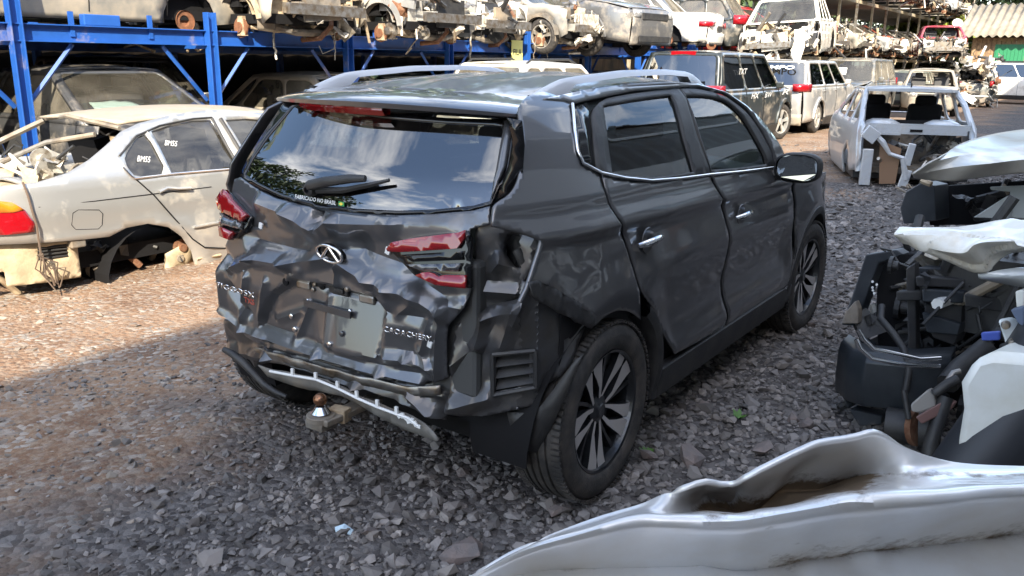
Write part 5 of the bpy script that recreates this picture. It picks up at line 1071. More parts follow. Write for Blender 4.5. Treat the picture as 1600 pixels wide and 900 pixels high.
# --- cars under the rack
NOSE = -PI/2       # nose towards the aisle
gen_car('car', 'dusty dark grey car under the rack with a white sheet behind its windscreen', 'car', (-9.65, 3.55, -.05), NOSE, spec(SED, H=1.55, zb=1.0, zh=.98, p=paint('dusty charcoal', (.07, .072, .075), .3, .25), L=4.5, cab=(.7, 1.3, 2.3, 3.25), roofp=paint('dusty charcoal', (.07, .072, .075)), torn=True, hood=True, nj=60, seats=True, tower=3), 'cars under the blue rack', 3)
o = sheet('paper_sheet', [(0, 0), (.55, .02), (.6, .22), (.4, .34), (.08, .30)], lambda u, v: Vector((-6.60-.9*v, 2.95+u, 1.06+.22*v+.02*noise.noise(Vector((u*9, v*9, 0))))), M['whitepl'], None, step=.06); tag(o, 'crumpled white sheet lying inside the windscreen of the dark grey car', 'sheet')
gen_car('car', 'black car with a silver mirror half hidden behind the second rack post', 'car', (-10.6, 5.0, 0), NOSE-.25, spec(HAT, H=1.62, zb=1.02, p=paint('black', (.012, .012, .014), .2, .10), glass=M['glass'], mirp=M['silver'], zh=1.0), 'cars under the blue rack', 4)
gen_car('car', 'beige wreck with its buckled bonnet folded up, right of the second rack post', 'car', (-9.9, 7.0, -.05), NOSE+.1, spec(SED, H=1.45, p=paint('grubby beige', (.30, .27, .22), .2, .5), torn=True, hood=True, crush=2.5, nj=60), 'cars under the blue rack', 5)
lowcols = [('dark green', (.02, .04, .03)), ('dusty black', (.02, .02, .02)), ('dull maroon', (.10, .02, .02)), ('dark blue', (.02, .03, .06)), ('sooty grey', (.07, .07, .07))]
proto = None
for i, (cn, cc) in enumerate(lowcols):
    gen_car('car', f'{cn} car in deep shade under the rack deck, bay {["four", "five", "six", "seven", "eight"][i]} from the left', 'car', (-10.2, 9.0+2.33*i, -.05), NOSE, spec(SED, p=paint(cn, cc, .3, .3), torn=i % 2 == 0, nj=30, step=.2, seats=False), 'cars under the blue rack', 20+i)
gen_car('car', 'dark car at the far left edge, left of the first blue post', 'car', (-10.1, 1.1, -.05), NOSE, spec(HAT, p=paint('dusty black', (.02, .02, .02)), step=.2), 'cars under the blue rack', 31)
# --- wrecks on the rack deck
DZ = 1.72
gen_car('car_wreck', 'dirty grey car shell lying lengthwise on the deck at the far left', 'wreck', (-8.1, 5.6, DZ+.02), PI, spec(SED, p=paint('dirty grey', (.22, .22, .20), .3, .6), nowheel=(0, 1, 2, 3), disc=(0, 1, 2, 3), under=True, z0=.26, L=4.6), 'wrecks on the blue rack deck', 40)
up = [('sandy grey stripped wreck, first nose-out on the rack deck from the left', (-9.7, 6.0), 'sandy grey', (.36, .33, .27), SED, 0), ('pale wreck with exposed engine and a rusty hub, second nose-out on the deck', (-9.5, 8.35), 'pale dirty grey', (.42, .41, .37), SED, 1),
      ('white-grey wreck with an open wheel arch and a dangling cable, third on the deck', (-9.6, 10.6), 'chalky grey', (.45, .44, .42), HAT, 2), ('grey wreck with a bent bumper beam and one wheel left, beside the grey crossover front', (-9.6, 12.8), 'mid grey', (.25, .25, .24), SED, 3)]
for lab, (x_, y_), cn, cc, bs, k in up:
    S = spec(bs, p=paint(cn, cc, .3, .5), torn=True, wings=k != 1, crush=1.5, nj=60, js=1.15, tower=[3, 8, 7, 2][k], lightrail=k > 0, nowheel=(2, 3) if k < 3 else (3,), z0=.24, r=.33, wts=[.2, .08, .18, [.3, .14, .14, .10][k], .06, .14, .05, [.0, .08, .06, .02][k], .03, .05])
    gen_car('car_wreck', lab, 'wreck', (x_-.85, y_, DZ+(.02)), NOSE, S, 'wrecks on the blue rack deck', 50+k)
gen_car('car_wreck', 'grey crossover with its front end and headlamp intact, perched on the rack deck', 'car', (-10.1, 14.7, DZ+.0), NOSE-.16, spec(SUVS, H=1.62, zb=1.02, zh=1.06, p=paint('mid metallic grey', (.16, .16, .16), .5, .3), clad=True, cladp=paint('mid metallic grey', (.16, .16, .16)), wreckrear=False), 'wrecks on the blue rack deck', 60)
gen_car('car_wreck', 'white saloon with its tail end and red lamps towards the aisle, on the rack deck', 'car', (-5.8, 18.1, DZ+.1), PI/2+.15, spec(SED, H=1.46, p=paint('white', (.80, .78, .72), 0, .2), lamph=.12, nowheel=(0, 1), disc=(0, 1)), 'wrecks on the blue rack deck', 61)
gen_car('car_wreck', 'black hatchback with its rear corner stoved in, right of the white saloon on the deck', 'car', (-5.9, 20.6, DZ+.05), PI/2+.1, spec(HAT, H=1.5, p=paint('grimy black', (.05, .055, .055), .3, .3), crush=1.5, nowheel=(0, 1), disc=(0, 1), rearp=paint('grimy black', (.05, .055, .055)), wreckrear=True), 'wrecks on the blue rack deck', 62)
gen_car('car_wreck', 'crushed red wreck with pale torn metal, last on the blue rack deck', 'wreck', (-9.2, 23.1, DZ), NOSE, spec(HAT, p=paint('bright red', (.55, .02, .02), .1, .15), torn=True, hood=True, crush=4, nj=120, wts=[.1, .1, .1, .1, .1, .1, .05, .25, .1, .1]), 'wrecks on the blue rack deck', 63)
# cables hanging off the deck
for i, (y_, z_, dz_, lab) in enumerate(((5.65, 1.95, .35, 'pale bent hose hanging below the deck beam, left of the third post'), (6.7, 2.15, .55, 'thin cable hanging over the beam near the third post'), (9.9, 2.6, 1.0, 'long twisted wiring loom hanging from the pale wreck over the beam'), (11.9, 2.1, .55, 'short curled wire hanging under the chalky wreck'), (12.3, 2.0, .6, 'thin straight wire beside the yellow sign'))):
    r = np.random.default_rng(70+i); p = [Vector((XR+.12, y_, z_))]
    for k in range(9): p.append(p[-1]+Vector((r.normal(0, .01), r.normal(.004, .018), -dz_/9)))
    o = MB().tube(p, .016 if i in (0, 2) else .008, 6).build('hanging_cable', M['alu'] if i != 3 else M['greyjunk'], None, smooth=50); tag(o, lab, 'cable', 'cables hanging from the rack')

# ------------------------------------------------------------------ vehicles parked beyond the SUV
gen_car('parked_car', 'white hatchback roof with black rails, just behind the grey SUV\'s roof rail', 'car', (-5.9, 8.6, 0), 0, spec(HAT, H=1.60, zb=1.0, p=paint('white', (.80, .78, .72), 0, .2), rails=True))
ds = gen_car('parked_suv', 'black SUV with chalk writing on its side and a pale five-spoke front wheel', 'car', (-4.55, 13.2, 0), 0.0, spec(SUVS, H=1.84, p=paint('dark green black', (.035, .042, .042), .3, .25), clad=True, cladp=paint('dark green black', (.035, .042, .042)), rim=M['silver'], lamph=.22, clearlens=True, glass=M['glassrear'], steer=-.3, r=.39))
MB().box((0, .28, 1.80), (.5, .04, .07)).build('brake_lamp', M['redlamp'], ds)
for y_, z_, s_ in ((1.0, 1.42, 'TXT'), (1.5, .95, 'HX'), (2.3, .95, 'BW'), (3.4, .98, 'R')):
    text_mesh('chalk_writing', s_, M['whitepl'], ds, lambda u, v, y_=y_, z_=z_: Vector((.955-(.11 if z_ > 1.2 else 0), y_+.45*u, z_+.16*v)), shear=.3)
ss = gen_car('parked_suv', 'silver SUV with white writing on its rear window, parked beyond the black SUV', 'car', (-4.45, 18.4, 0), 0.0, spec(SUVS, L=4.6, H=1.72, p=paint('silver', (.42, .42, .41), .5, .3), clad=True, cladp=paint('silver', (.58, .58, .56)), bump=paint('dirty grey', (.22, .22, .20)), rim=M['silver'], glass=M['glassrear'], lamph=.17, r=.37))
text_mesh('chalk_writing', 'CAMPO', M['whitepl'], ss, lambda u, v: Vector((-.5+1.0*u, .03+.17*v, 1.50+.12*v)), bold=.02)
gen_car('parked_suv', 'dark grey SUV facing the camera with a white sheet behind its windscreen', 'car', (-4.6, 29.0, 0), PI, spec(SUVS, L=4.7, H=1.80, p=paint('slate', (.12, .13, .13), .4, .35), rim=M['greyjunk'], wsg=M['glassclear']))
o = MB().box((-4.85, 25.35, 1.42), (.75, .02, .22), Matrix.Rotation(-.5, 3, 'X')).build('paper_sheet', M['whitepl'], None); tag(o, 'white sheet inside the windscreen of the dark grey SUV facing the camera', 'sheet')
# white pickup cab balanced on the roofs of the two SUVs
wp = gen_car('pickup_wreck', 'white truck cab with a smashed front end, balanced on the roofs of the parked SUVs', 'wreck', (-5.3, 23.6, 1.72), PI+.15, spec(SUVS, L=5.0, H=1.62, zb=1.02, zh=1.0, cab=(1.4, 1.7, 3.0, 3.75), yf=4.05, ya=1.2, p=paint('cream white', (.82, .79, .70), 0, .3), torn=True, nj=110, js=1.3, tower=7, wts=[.14, .06, .06, .28, .06, .08, .03, .22, .05, .2], nowheel=(0, 1, 2, 3), glass=None, tilt=(-.03, .06)))
o = sheet('loose_door', [(0, 0), (.55, -.25), (.75, .30), (.6, .85), (.15, .75)], lambda u, v: Vector((-4.15+.4*u, 18.75+.1*v, 1.78+v*.8)), paint('cream white', (.82, .79, .70)), None, step=.1, solid=.04); tag(o, 'loose white door panel leaning at the right of the truck cab wreck', 'car door')
# stripped silver hatchback shell seen from behind
hk = thing('car_shell', 'stripped silver hatchback shell without tailgate, doors or rear lamps', 'wreck', (.22, 10.6, -.08), .36)
HS = M['hulk'] = mat('pale blue silver paint', (.52, .55, .58), .4, .45, .6, dust=.3, dustcol=(.38, .35, .3))
def hx(y, z): return .82*float(np.interp(z, [.1, .35, .6, .85, .9, 1.35], [.93, 1., 1., .97, .93, .74]))-.10*max(0, (.6-y)/.6)**2-.2*max(0, (y-3.2)/.8)**2
hp = [(.10, .30), (.02, .50), (.12, .92), (.42, 1.02), (.62, 1.20), (.95, 1.355), (2.1, 1.37), (2.45, 1.25), (3.0, .98), (3.9, .82), (4.0, .3), (3.6, .2), (3.55, .45), (3.25, .62), (2.95, .45), (2.85, .14), (1.15, .14), (1.1, .45), (.80, .62), (.52, .5), (.45, .25)]
hh = [rr_([(.52, .98), (.75, 1.20), (1.0, 1.29), (1.12, 1.29), (1.12, .96)]), rr_([(1.22, .95), (1.22, 1.30), (1.85, 1.31), (1.85, .94)]), rr_([(1.95, .94), (1.95, 1.31), (2.1, 1.30), (2.75, .96)])]
o = sheet('side_panel', hp, lambda y, z: Vector((-hx(y, z), y, z)), HS, hk, holes=hh, step=.07, solid=.03, out=(-1, 0, 0)); mirror(o, hk, 'side_panel')
for h_ in hh[:1]: sheet('window', h_, lambda y, z: Vector((-hx(y, z)+.015, y, z)), M['glassdust'], hk, step=.3, solid=0)
sheet('roof', [(-.60, .98), (0, .92), (.60, .98), (.61, 2.1), (0, 2.2), (-.61, 2.1)], lambda x, y: Vector((x, y, 1.375+.035*(1-(x/.62)**2)+.015*math.sin((y-.9)*2.4))), HS, hk, step=.08, solid=.02, out=(0, 0, 1))
MB().tube([(0, 1.0, 1.40), (0, 1.0, 1.47)], .012, 6).build('aerial_base', M['blackpl'], hk)
b = MB()
for s_ in (-1, 1):    # tailgate opening frame
    b.tube([(s_*.60, .98, 1.36), (s_*.66, .70, 1.20), (s_*.70, .42, .98), (s_*.72, .30, .88), (s_*.73, .16, .60), (s_*.70, .12, .28)], [.035, .04, .045, .05, .055, .05], 8)
b.box((0, .93, 1.372), (1.2, .10, .035)); b.box((0, .34, .90), (1.42, .14, .07)); b.box((0, .28, .845), (1.3, .03, .09)); b.box((0, .255, .85), (.16, .01, .035), mi=1); b.box((-.35, .24, .80), (.30, .03, .03))
b.build('rear_frame', [HS, M['cabin']], hk, smooth=40)
b = MB(); b.box((0, 1.9, .22), (1.5, 3.2, .10), mi=5); b.box((0, .85, .50), (1.3, .03, .6), mi=2); b.box((0, .5, .30), (1.3, .6, .08), mi=2)
junk(b, 60, (.15, .45, .50), (1.0, .5, .45), np.random.default_rng(8), .8, [.5, .5, 1, .2, .3, 4, 1, .2, .2, .2]); b.build('boot_contents', JM, hk, fixn=False)
b = MB(); b.add([(-.42, .08, .12), (-.22, .03, .14), (-.20, .03, .62), (-.48, .10, .72)], [(0, 1, 2, 3)]); b.build('torn_lining', mat('brown boot lining', (.20, .12, .07), .8), hk, solid=.01)
b = MB(); b.tube([(-.62, .02, .86), (-.45, .0, .70), (-.35, -.02, .55), (-.18, -.02, .50), (-.10, -.02, .20)], [.03, .045, .03, .04, .05], 6); b.box((-.1, -.03, .55), (.10, .03, .30), Matrix.Rotation(.15, 3, 'Y')); b.box((-.12, -.03, .22), (.12, .03, .25), Matrix.Rotation(.2, 3, 'Y')); b.box((-.62, .0, .80), (.20, .10, .18), Matrix.Rotation(.6, 3, 'Y')); b.box((-.62, .06, .35), (.14, .10, .5))
b.build('torn_corner_metal', HS, hk, bevel=.01)
for x_ in (-.36, .36):
    b = MB(); b.box((x_, 1.75, .85), (.48, .16, .62), Matrix.Rotation(.2, 3, 'X')); b.box((x_, 1.70, 1.20), (.30, .10, .17)); b.build('seat', M['cabin'], hk, bevel=.06, smooth=50)
MB().box((0, 1.05, .80), (1.2, .14, .30)).build('seat', M['cabin'], hk, bevel=.06)
for s_ in (-1, 1): MB().lathe([(0, .0), (.05, .14), (.0, .24), (-.04, .25)], (s_*.40, .62, .93), 'z', 20).build('strut_top', HS, hk, smooth=50)
sheet('bonnet', [(-.70, 2.9), (.70, 2.9), (.6, 3.9), (-.6, 3.9)], lambda x, y: Vector((x, y, .98-.14*(y-2.9))), HS, hk, step=.15, solid=.02)
# ------------------------------------------------------------------ far racks and wreck piles
M['galv'] = mat('weathered cream steel', (.48, .42, .30), .6, .2, c2=(.3, .24, .16), nscale=3)
r2 = thing('storage_rack', 'far two-level rack of weathered cream and grey steel, packed with wrecks', 'rack')
for i in range(15):
    y_ = 22.6+2.7*i
    for x_ in (-7.0, -10.4): MB().box((x_, y_, 2.4 if i else 2.2), (.09, .09, 4.8)).build('post', [M['galv'], M['steel']][i % 2] if i != 1 else mat('red post', (.4, .02, .05), .5), r2)
    if i < 14: MB().tube([(-7.0, y_, 1.2), (-7.0, y_+.7, 1.8)], .035, 4).build('brace', M['galv'], r2)
for z_ in (1.80, 4.10):
    for x_ in (-7.0, -10.4): MB().box((x_, 41.5, z_), (.07, 38, .13)).build('beam', M['galv'], r2)
    for k in range(4): MB().box((-8.7, 22.6+k*9.5+4.7, z_), (3.3, 9.3, .04)).build('deck_plate', M['greyjunk'], r2)
wc = [('silver', (.42, .42, .41)), ('white', (.80, .78, .72)), ('dirty grey', (.22, .22, .20)), ('orange red', (.70, .07, .02)), ('sandy grey', (.36, .33, .27)), ('grimy black', (.05, .055, .055)), ('cream white', (.82, .79, .70)), ('dull maroon', (.16, .02, .03))]
protos = [gen_car('car_wreck', 'placeholder', 'wreck', (0, 0, 0), NOSE, spec(HAT if k % 2 else SED, p=paint(c[0], c[1], .3, .45), torn=True, wings=k != 4, crush=2, nj=44, js=1.4, step=.16, seats=False, hood=k == 3, glass=None if k % 3 else M['glassdust'], nowheel=(2, 3), tower=[8, 7, 2, 3][k % 4]), 'wrecks on the far racks', 80+k) for k, c in enumerate(wc)]
ords = ['nearest', 'second', 'third', 'fourth', 'fifth', 'sixth', 'seventh', 'eighth', 'ninth', 'tenth', 'eleventh', 'twelfth', 'thirteenth', 'fourteenth']
used = set()
def place(k, loc, rz, lab, tilt=(0, 0)):
    if k in used: o = copy_tree(protos[k])
    else: o = protos[k]; used.add(k)
    o.location = loc; o.rotation_euler = (tilt[0], tilt[1], rz); o['label'] = lab; return o
rr = np.random.default_rng(3)
order = [4, 0, 6, 2, 1, 0, 3, 1, 2, 4, 6, 5, 0, 1]
for i in range(14):
    k = order[i]; place(k, (-9.9+rr.uniform(-.1, .3), 23.9+2.7*i, 1.84), NOSE+rr.normal(0, .06), f'{wc[k][0]} wreck on the lower deck of the far rack, {ords[i]} from near end')
order = [2, 1, 4, 7, 5, 6, 2, 0, 4, 1, 0, 2, 6, 4]
for i in range(14):
    k = order[i]; place(k, (-9.8+rr.uniform(-.1, .3), 23.9+2.7*i, 4.14), NOSE+rr.normal(0, .08), f'{wc[k][0]} wreck on the top deck of the far rack, {ords[i]} from near end')
order = [5, 2, 4, 0, 5, 2, 0, 5, 4, 2]
for i in range(10):
    k = order[i]; place(k, (-9.7, 29.3+2.7*i, -.05), NOSE+rr.normal(0, .1), f'{wc[k][0]} wreck on the ground under the far rack, {ords[i]} from near end')
# pile at the end of the yard, left of the shed
gen_car('car_wreck', 'dark red gutted car body on top of the wreck pile near the shed', 'wreck', (-4.5, 39.6, 1.75), PI+.25, spec(SED, H=1.42, p=paint('crimson', (.30, .015, .03), .2, .2), torn=True, nj=120, glass=None, ws=False, rw=False, tower=7, nowheel=(0, 1, 2, 3), wts=[1, 1, 1, 1, 2, 2, 1, .5, .5, .5]), None, 91)
gen_car('car_wreck', 'black crushed car under the red body in the pile by the shed', 'wreck', (-4.4, 39.6, .35), PI+.2, spec(SED, H=1.40, p=paint('dusty black', (.02, .02, .02)), crush=3, torn=True, hood=True, nj=60), None, 92)
gen_car('car_wreck', 'greenish grey hatchback facing the camera beyond the silver shell, left one', 'car', (-4.3, 35.2, 0), PI, spec(HAT, H=1.42, p=paint('green grey', (.22, .25, .21), .3, .4)), None, 93)
gen_car('car_wreck', 'grey saloon with an empty windscreen frame beyond the silver shell, right one', 'car', (-3.5, 33.2, 0), PI+.2, spec(SED, H=1.50, p=paint('dirty grey', (.22, .22, .20)), glass=None, ws=False, rw=False), None, 94)
gen_car('car_wreck', 'dark charcoal shell standing beside the wreck pile, near the far white SUV', 'wreck', (-2.4, 37.4, 0), .3, spec(HAT, H=1.5, p=paint('slate', (.12, .13, .13)), crush=2, glass=None, rw=False, wreckrear=True), None, 95)
b = MB(); junk(b, 90, (-2.6, 37.6, 1.0), (2.0, 1.6, 2.0), np.random.default_rng(17), 2., [1, 1, 1, 1, 1, 1, 1, 3, 3, 2]); o = b.build('scrap_heap', JM, None, fixn=False); tag(o, 'heap of pale scrap parts beside the dark red wreck', 'scrap')
gen_car('parked_suv', 'white SUV in side view in front of the shed, half in shadow', 'car', (-3.5, 43.2, 0), -PI/2-.12, spec(SUVS, L=4.4, H=1.78, p=paint('white', (.80, .78, .72), 0, .2), clad=True, roofp=M['blackpl'], rails=True, r=.34, nowheel=(0, 1, 2, 3), disc=(1, 3), glass=M['glassrear']), None, 96)
# shed
M['wood'] = mat('weathered vertical boards', (.36, .24, .13), .8, c2=(.20, .13, .08), nscale=6)
M['fibro'] = mat('corrugated fibre roof', (.27, .235, .18), .8, c2=(.17, .15, .12), nscale=2)
sd = thing('wooden_shed', 'wooden shed with a corrugated fibre roof and a green shutter', 'building', (-4.2, 49.0, 0), -.06)
b = MB()
for k in range(44): b.box((.11+.22*k, 0, 1.5), (.205, .05+.02*(k % 2), 3.0))
for k in range(20): b.box((0, .11+.22*k, 1.5), (.05+.02*(k % 2), .205, 3.0))
b.build('wall', M['wood'], sd)
b = MB(); rings = [[(x_, -.75, 3.05+.06*math.sin(x_*2*PI/.36)), (x_, 2.4, 4.75+.06*math.sin(x_*2*PI/.36))] for x_ in np.arange(-.7, 10.2, .06)]; b.loft(rings); rings = [[(x_, 2.4, 4.75+.06*math.sin(x_*2*PI/.36)), (x_, 5.2, 3.1)] for x_ in np.arange(-.7, 10.2, .12)]; b.loft(rings); b.build('roof', M['fibro'], sd, solid=.02, smooth=50)
b = MB(); b.box((1.75, -.06, 2.15), (1.35, .05, 1.05)); [b.box((1.15+.17*k, -.09, 2.15), (.02, .02, 1.0)) for k in range(8)]; b.build('shutter', mat('green shutter', (.03, .22, .10), .5), sd)
dsh = MB(); dsh.lathe([(.0, 0), (.05, .2), (.14, .40), (.16, .42)], (0, 0, 0), 'y', 26, rot=Matrix.Rotation(.4, 3, 'Z') @ Matrix.Rotation(-.5, 3, 'X')); dsh.tube([(0, .1, 0), (0, .25, -.7), (.1, .3, -1.6)], .03, 6); dsh.tube([(0, .1, -.1), (.1, -.35, .1)], .015, 5)
o = dsh.build('satellite_dish', M['white'], None, smooth=50); o.location = (-4.9, 48.2, 3.75); o.scale = (.62, .62, .62); tag(o, 'white satellite dish at the left eave of the wooden shed', 'dish')
MB().tube([(0, .1, -.1), (0, .25, -6.05)], .07, 6).build('pole', M['galv'], o)
# overhead cables
for i, (z0_, z1_, sag, r_, lab) in enumerate(((5.9, 3.9, .3, .045, 'upper pale overhead cable crossing the trees'), (5.7, 3.2, .5, .03, 'lower thin overhead cable crossing the trees'))):
    pts = []; at = lambda px, py, d: CP+ray(px, py)*d
    A_, B_ = at(1478+14*i, -2+5*i, 56), at(1680, 62+12*i, 40)
    for k in range(25): t_ = k/24; p = A_.lerp(B_, t_); p.z -= sag*4*t_*(1-t_)*.5; pts.append(p)
    o = MB().tube(pts, r_, 6).build('overhead_cable', M['galv'] if i == 0 else M['alu'], None, smooth=60); tag(o, lab, 'cable', 'overhead cables')
# ------------------------------------------------------------------ trees
def leafmat(nm, c1, c2):
    m = mat(nm, c1, .55, c2=c2, nscale=.8, npos=(.4, .6), island=.5); return m
M['lf1'] = leafmat('dark foliage', (.030, .055, .022), (.055, .085, .025)); M['lf2'] = leafmat('bright foliage', (.09, .13, .02), (.17, .20, .03)); M['bark'] = mat('bark', (.10, .07, .05), .9, bump=.5, bscale=8)
def tree(lab, x, y, h, rad, seed, m, n=5200, ls=.26, group='trees beyond the yard'):
    r = np.random.default_rng(seed); t = thing('tree', lab, 'tree', (x, y, 0), 0, group)
    b = MB(); b.tube([(0, 0, -.2), (.1, .05, h*.3), (-.1, .1, h*.6), (0, 0, h*.9)], [rad*.09, rad*.07, rad*.045, .03], 9)
    cl = []
    for k in range(26):
        a = r.uniform(0, 2*PI); q = rad*r.uniform(.2, .85); z = h*r.uniform(.28, .93); q *= math.sqrt(max(.15, 1-((z/h-.55)/.5)**2)); c_ = np.array([q*math.cos(a), q*math.sin(a), z]); cl.append((c_, rad*r.uniform(.22, .42)))
        b.tube([(0, 0, z*.72), tuple(c_*np.array([.6, .6, .95])), tuple(c_)], [rad*.03, rad*.018, .015], 6)
    b.build('trunk', M['bark'], t)
    w = np.array([c[1]**2 for c in cl]); idx = r.choice(len(cl), n, p=w/w.sum()); C_ = np.array([cl[i][0] for i in idx]); Rr = np.array([cl[i][1] for i in idx])
    d = r.normal(size=(n, 3)); d /= np.linalg.norm(d, axis=1)[:, None]; P = C_+d*(Rr*r.uniform(.5, 1.08, n))[:, None]*np.array([1, 1, .75])
    U = r.normal(size=(n, 3)); U /= np.linalg.norm(U, axis=1)[:, None]; V_ = np.cross(U, r.normal(size=(n, 3))); V_ /= np.linalg.norm(V_, axis=1)[:, None]; s = ls*r.uniform(.5, 1.2, n)[:, None]
    co = np.stack([P-U*s, P-V_*s*.45, P+U*s, P+V_*s*.45], 1).reshape(-1, 3); me = bpy.data.meshes.new('crown'); me.from_pydata(co.tolist(), [], [(4*i, 4*i+1, 4*i+2, 4*i+3) for i in range(n)]); me.materials.append(m); o = bpy.data.objects.new('crown', me); link(o, t)
    return t
tree('tall dark tree behind the wooden shed, directly above its roof', 1.5, 58, 12, 5.2, 1, M['lf1'], 9000)
tree('broad dark tree to the left of the shed roof', -6.0, 60, 11, 4.8, 2, M['lf1'], 9000)
tree('dark tree at the right edge above the shed', 8.5, 56, 12, 5.4, 3, M['lf1'], 8000)
tree('bright yellow-green tree between the top wrecks and the dark trees', -9.5, 64, 10, 3.8, 4, M['lf2'], 6000)
tree('small sunlit green tree left of the shed behind the dish', -4.6, 55, 4.6, 1.7, 5, M['lf2'], 3000, .18)
tree('low bright bush behind the red wreck', -8.2, 56, 4.2, 2.4, 6, M['lf2'], 3500, .2)
tree('dark tree behind the far end of the cream rack', -15, 66, 12, 5.5, 7, M['lf1'], 7000)
tree('tall tree further right behind the shed', 15, 62, 13, 6, 8, M['lf1'], 6000)
r = np.random.default_rng(77)       # far-off wood behind the racks
n = 26000; yy_ = r.uniform(-25, 80, n); zz_ = r.uniform(0, 1, n)**.8*(15+1.5*np.sin(yy_*.5)+1.0*np.sin(yy_*1.7)); xx_ = -19-r.uniform(0, 4, n)-.25*zz_+1.2*np.sin(yy_*.9+zz_)
P = np.stack([xx_, yy_, zz_], 1); U = r.normal(size=(n, 3)); U /= np.linalg.norm(U, axis=1)[:, None]; V_ = np.cross(U, r.normal(size=(n, 3))); V_ /= np.linalg.norm(V_, axis=1)[:, None]; s = .55*r.uniform(.5, 1.2, n)[:, None]
co = np.stack([P-U*s, P-V_*s*.5, P+U*s, P+V_*s*.5], 1).reshape(-1, 3); me = bpy.data.meshes.new('hedge_wood'); me.from_pydata(co.tolist(), [], [(4*i, 4*i+1, 4*i+2, 4*i+3) for i in range(n)]); me.materials.append(M['lf1']); o = bpy.data.objects.new('far_wood', me); link(o); tag(o, 'dense dark wood behind the racks', 'wood', kind='stuff')
# ------------------------------------------------------------------ near wrecks on the right
def at(px, py, d): return CP+ray(px, py)*d
M['cream'] = mat('pearl white dented paint', (.66, .63, .55), .42, .0, .45, coat_rough=.12, dust=.2, dustcol=(.45, .36, .22))
M['hoodsil'] = mat('champagne silver paint', (.42, .40, .35), .40, .35, .5, coat_rough=.1, dust=.3, dustcol=(.36, .31, .24))
def hoodpiece(name, rows, m, parent, ncol=60, nrow=7, disp=None, solid=.012, lin=False, sm=38):
    """rows: lists of (px, py, z); same number of points in every row"""
    R = [[onz(*p) for p in row] for row in rows]
    def cr_(a, t):
        n_ = len(a)-1; f = t*n_; i = min(int(f), n_-1); f -= i; p0, p1, p2, p3 = a[max(i-1, 0)], a[i], a[i+1], a[min(i+2, n_)]
        return .5*((2*p1)+(p2-p0)*f+(2*p0-5*p1+4*p2-p3)*f*f+(3*p1-p0-3*p2+p3)*f**3)
    b = MB(); rings = []
    for j in range((len(rows)-1)*nrow+1):
        v = j/((len(rows)-1)*nrow); ring = []
        for i in range(ncol+1):
            u = i/ncol; col = [cr_(row, u) for row in R]; n_ = len(col)-1; k_ = min(int(v*n_), n_-1); p = col[k_].lerp(col[k_+1], v*n_-k_) if lin else cr_(col, v)
            if disp: p = p+Vector((0, 0, disp(p.x, p.y)))
            ring.append(p)
        rings.append(ring)
    b.loft(rings); o = b.build(name, m, parent, solid=solid, smooth=sm, subs=0); return o
fa = facetmap(41, 1, .09, .8, 4.5, 1.5, 6); fa1 = facetmap(42, 1, .22, .8, 4.5, 1.5, 6)
w1 = thing('car_wreck', 'white wreck with black radiator, hoses and crash beam exposed, right edge', 'wreck', (0, 0, 0))
hoodpiece('bonnet', [[(1405, 357, 1.02), (1500, 352, 1.04), (1600, 346, 1.05), (1720, 344, 1.05)], [(1398, 362, 1.02), (1490, 362, 1.05), (1600, 360, 1.05), (1720, 365, 1.05)], [(1412, 376, .98), (1500, 395, 1.0), (1545, 378, 1.05), (1720, 378, 1.02)], [(1440, 383, .93), (1530, 417, .93), (1585, 392, .97), (1720, 392, .95)]], M['cream'], w1, disp=lambda x, y: .022*fa1(x, y)+.008*fa(x, y), ncol=110, nrow=16, lin=True, sm=22)
hoodpiece('wing', [[(1528, 428, .90), (1580, 421, .92), (1640, 418, .92)], [(1532, 434, .88), (1590, 432, .90), (1660, 432, .90)], [(1560, 440, .84), (1600, 447, .84), (1660, 452, .84)]], mat('pale blue white paint', (.66, .70, .72), .3, .1, .8), w1, ncol=20)
D = 3.95
rW = np.random.default_rng(12)
def blk(pts, d0, th, m, nm, par=w1, bev=.006):      # polygon given in pixels at one distance, pushed back by th
    P0 = [at(px, py, d0) for px, py in pts]; n_ = len(P0); b = MB(); q = Vector((.15, .98, -.05))*th
    b.add(P0+[p+q for p in P0], [tuple(range(n_)), tuple(reversed(range(n_, 2*n_)))]+[(i, (i+1) % n_, (i+1) % n_+n_, i+n_) for i in range(n_)]); return b.build(nm, m, par, bevel=bev)
M['fascia'] = mat('blue black plastic', (.020, .024, .029), .42, c2=(.035, .04, .045), nscale=6, dust=.06)
blk([(1352, 398), (1400, 390), (1412, 398), (1372, 412), (1340, 500), (1342, 510), (1314, 508), (1330, 465)], 4.1, .10, M['fascia'], 'bumper_side')
blk([(1336, 470), (1341, 482), (1341, 506), (1314, 506), (1320, 488)], 4.05, .05, M['greyjunk'], 'bumper_corner')
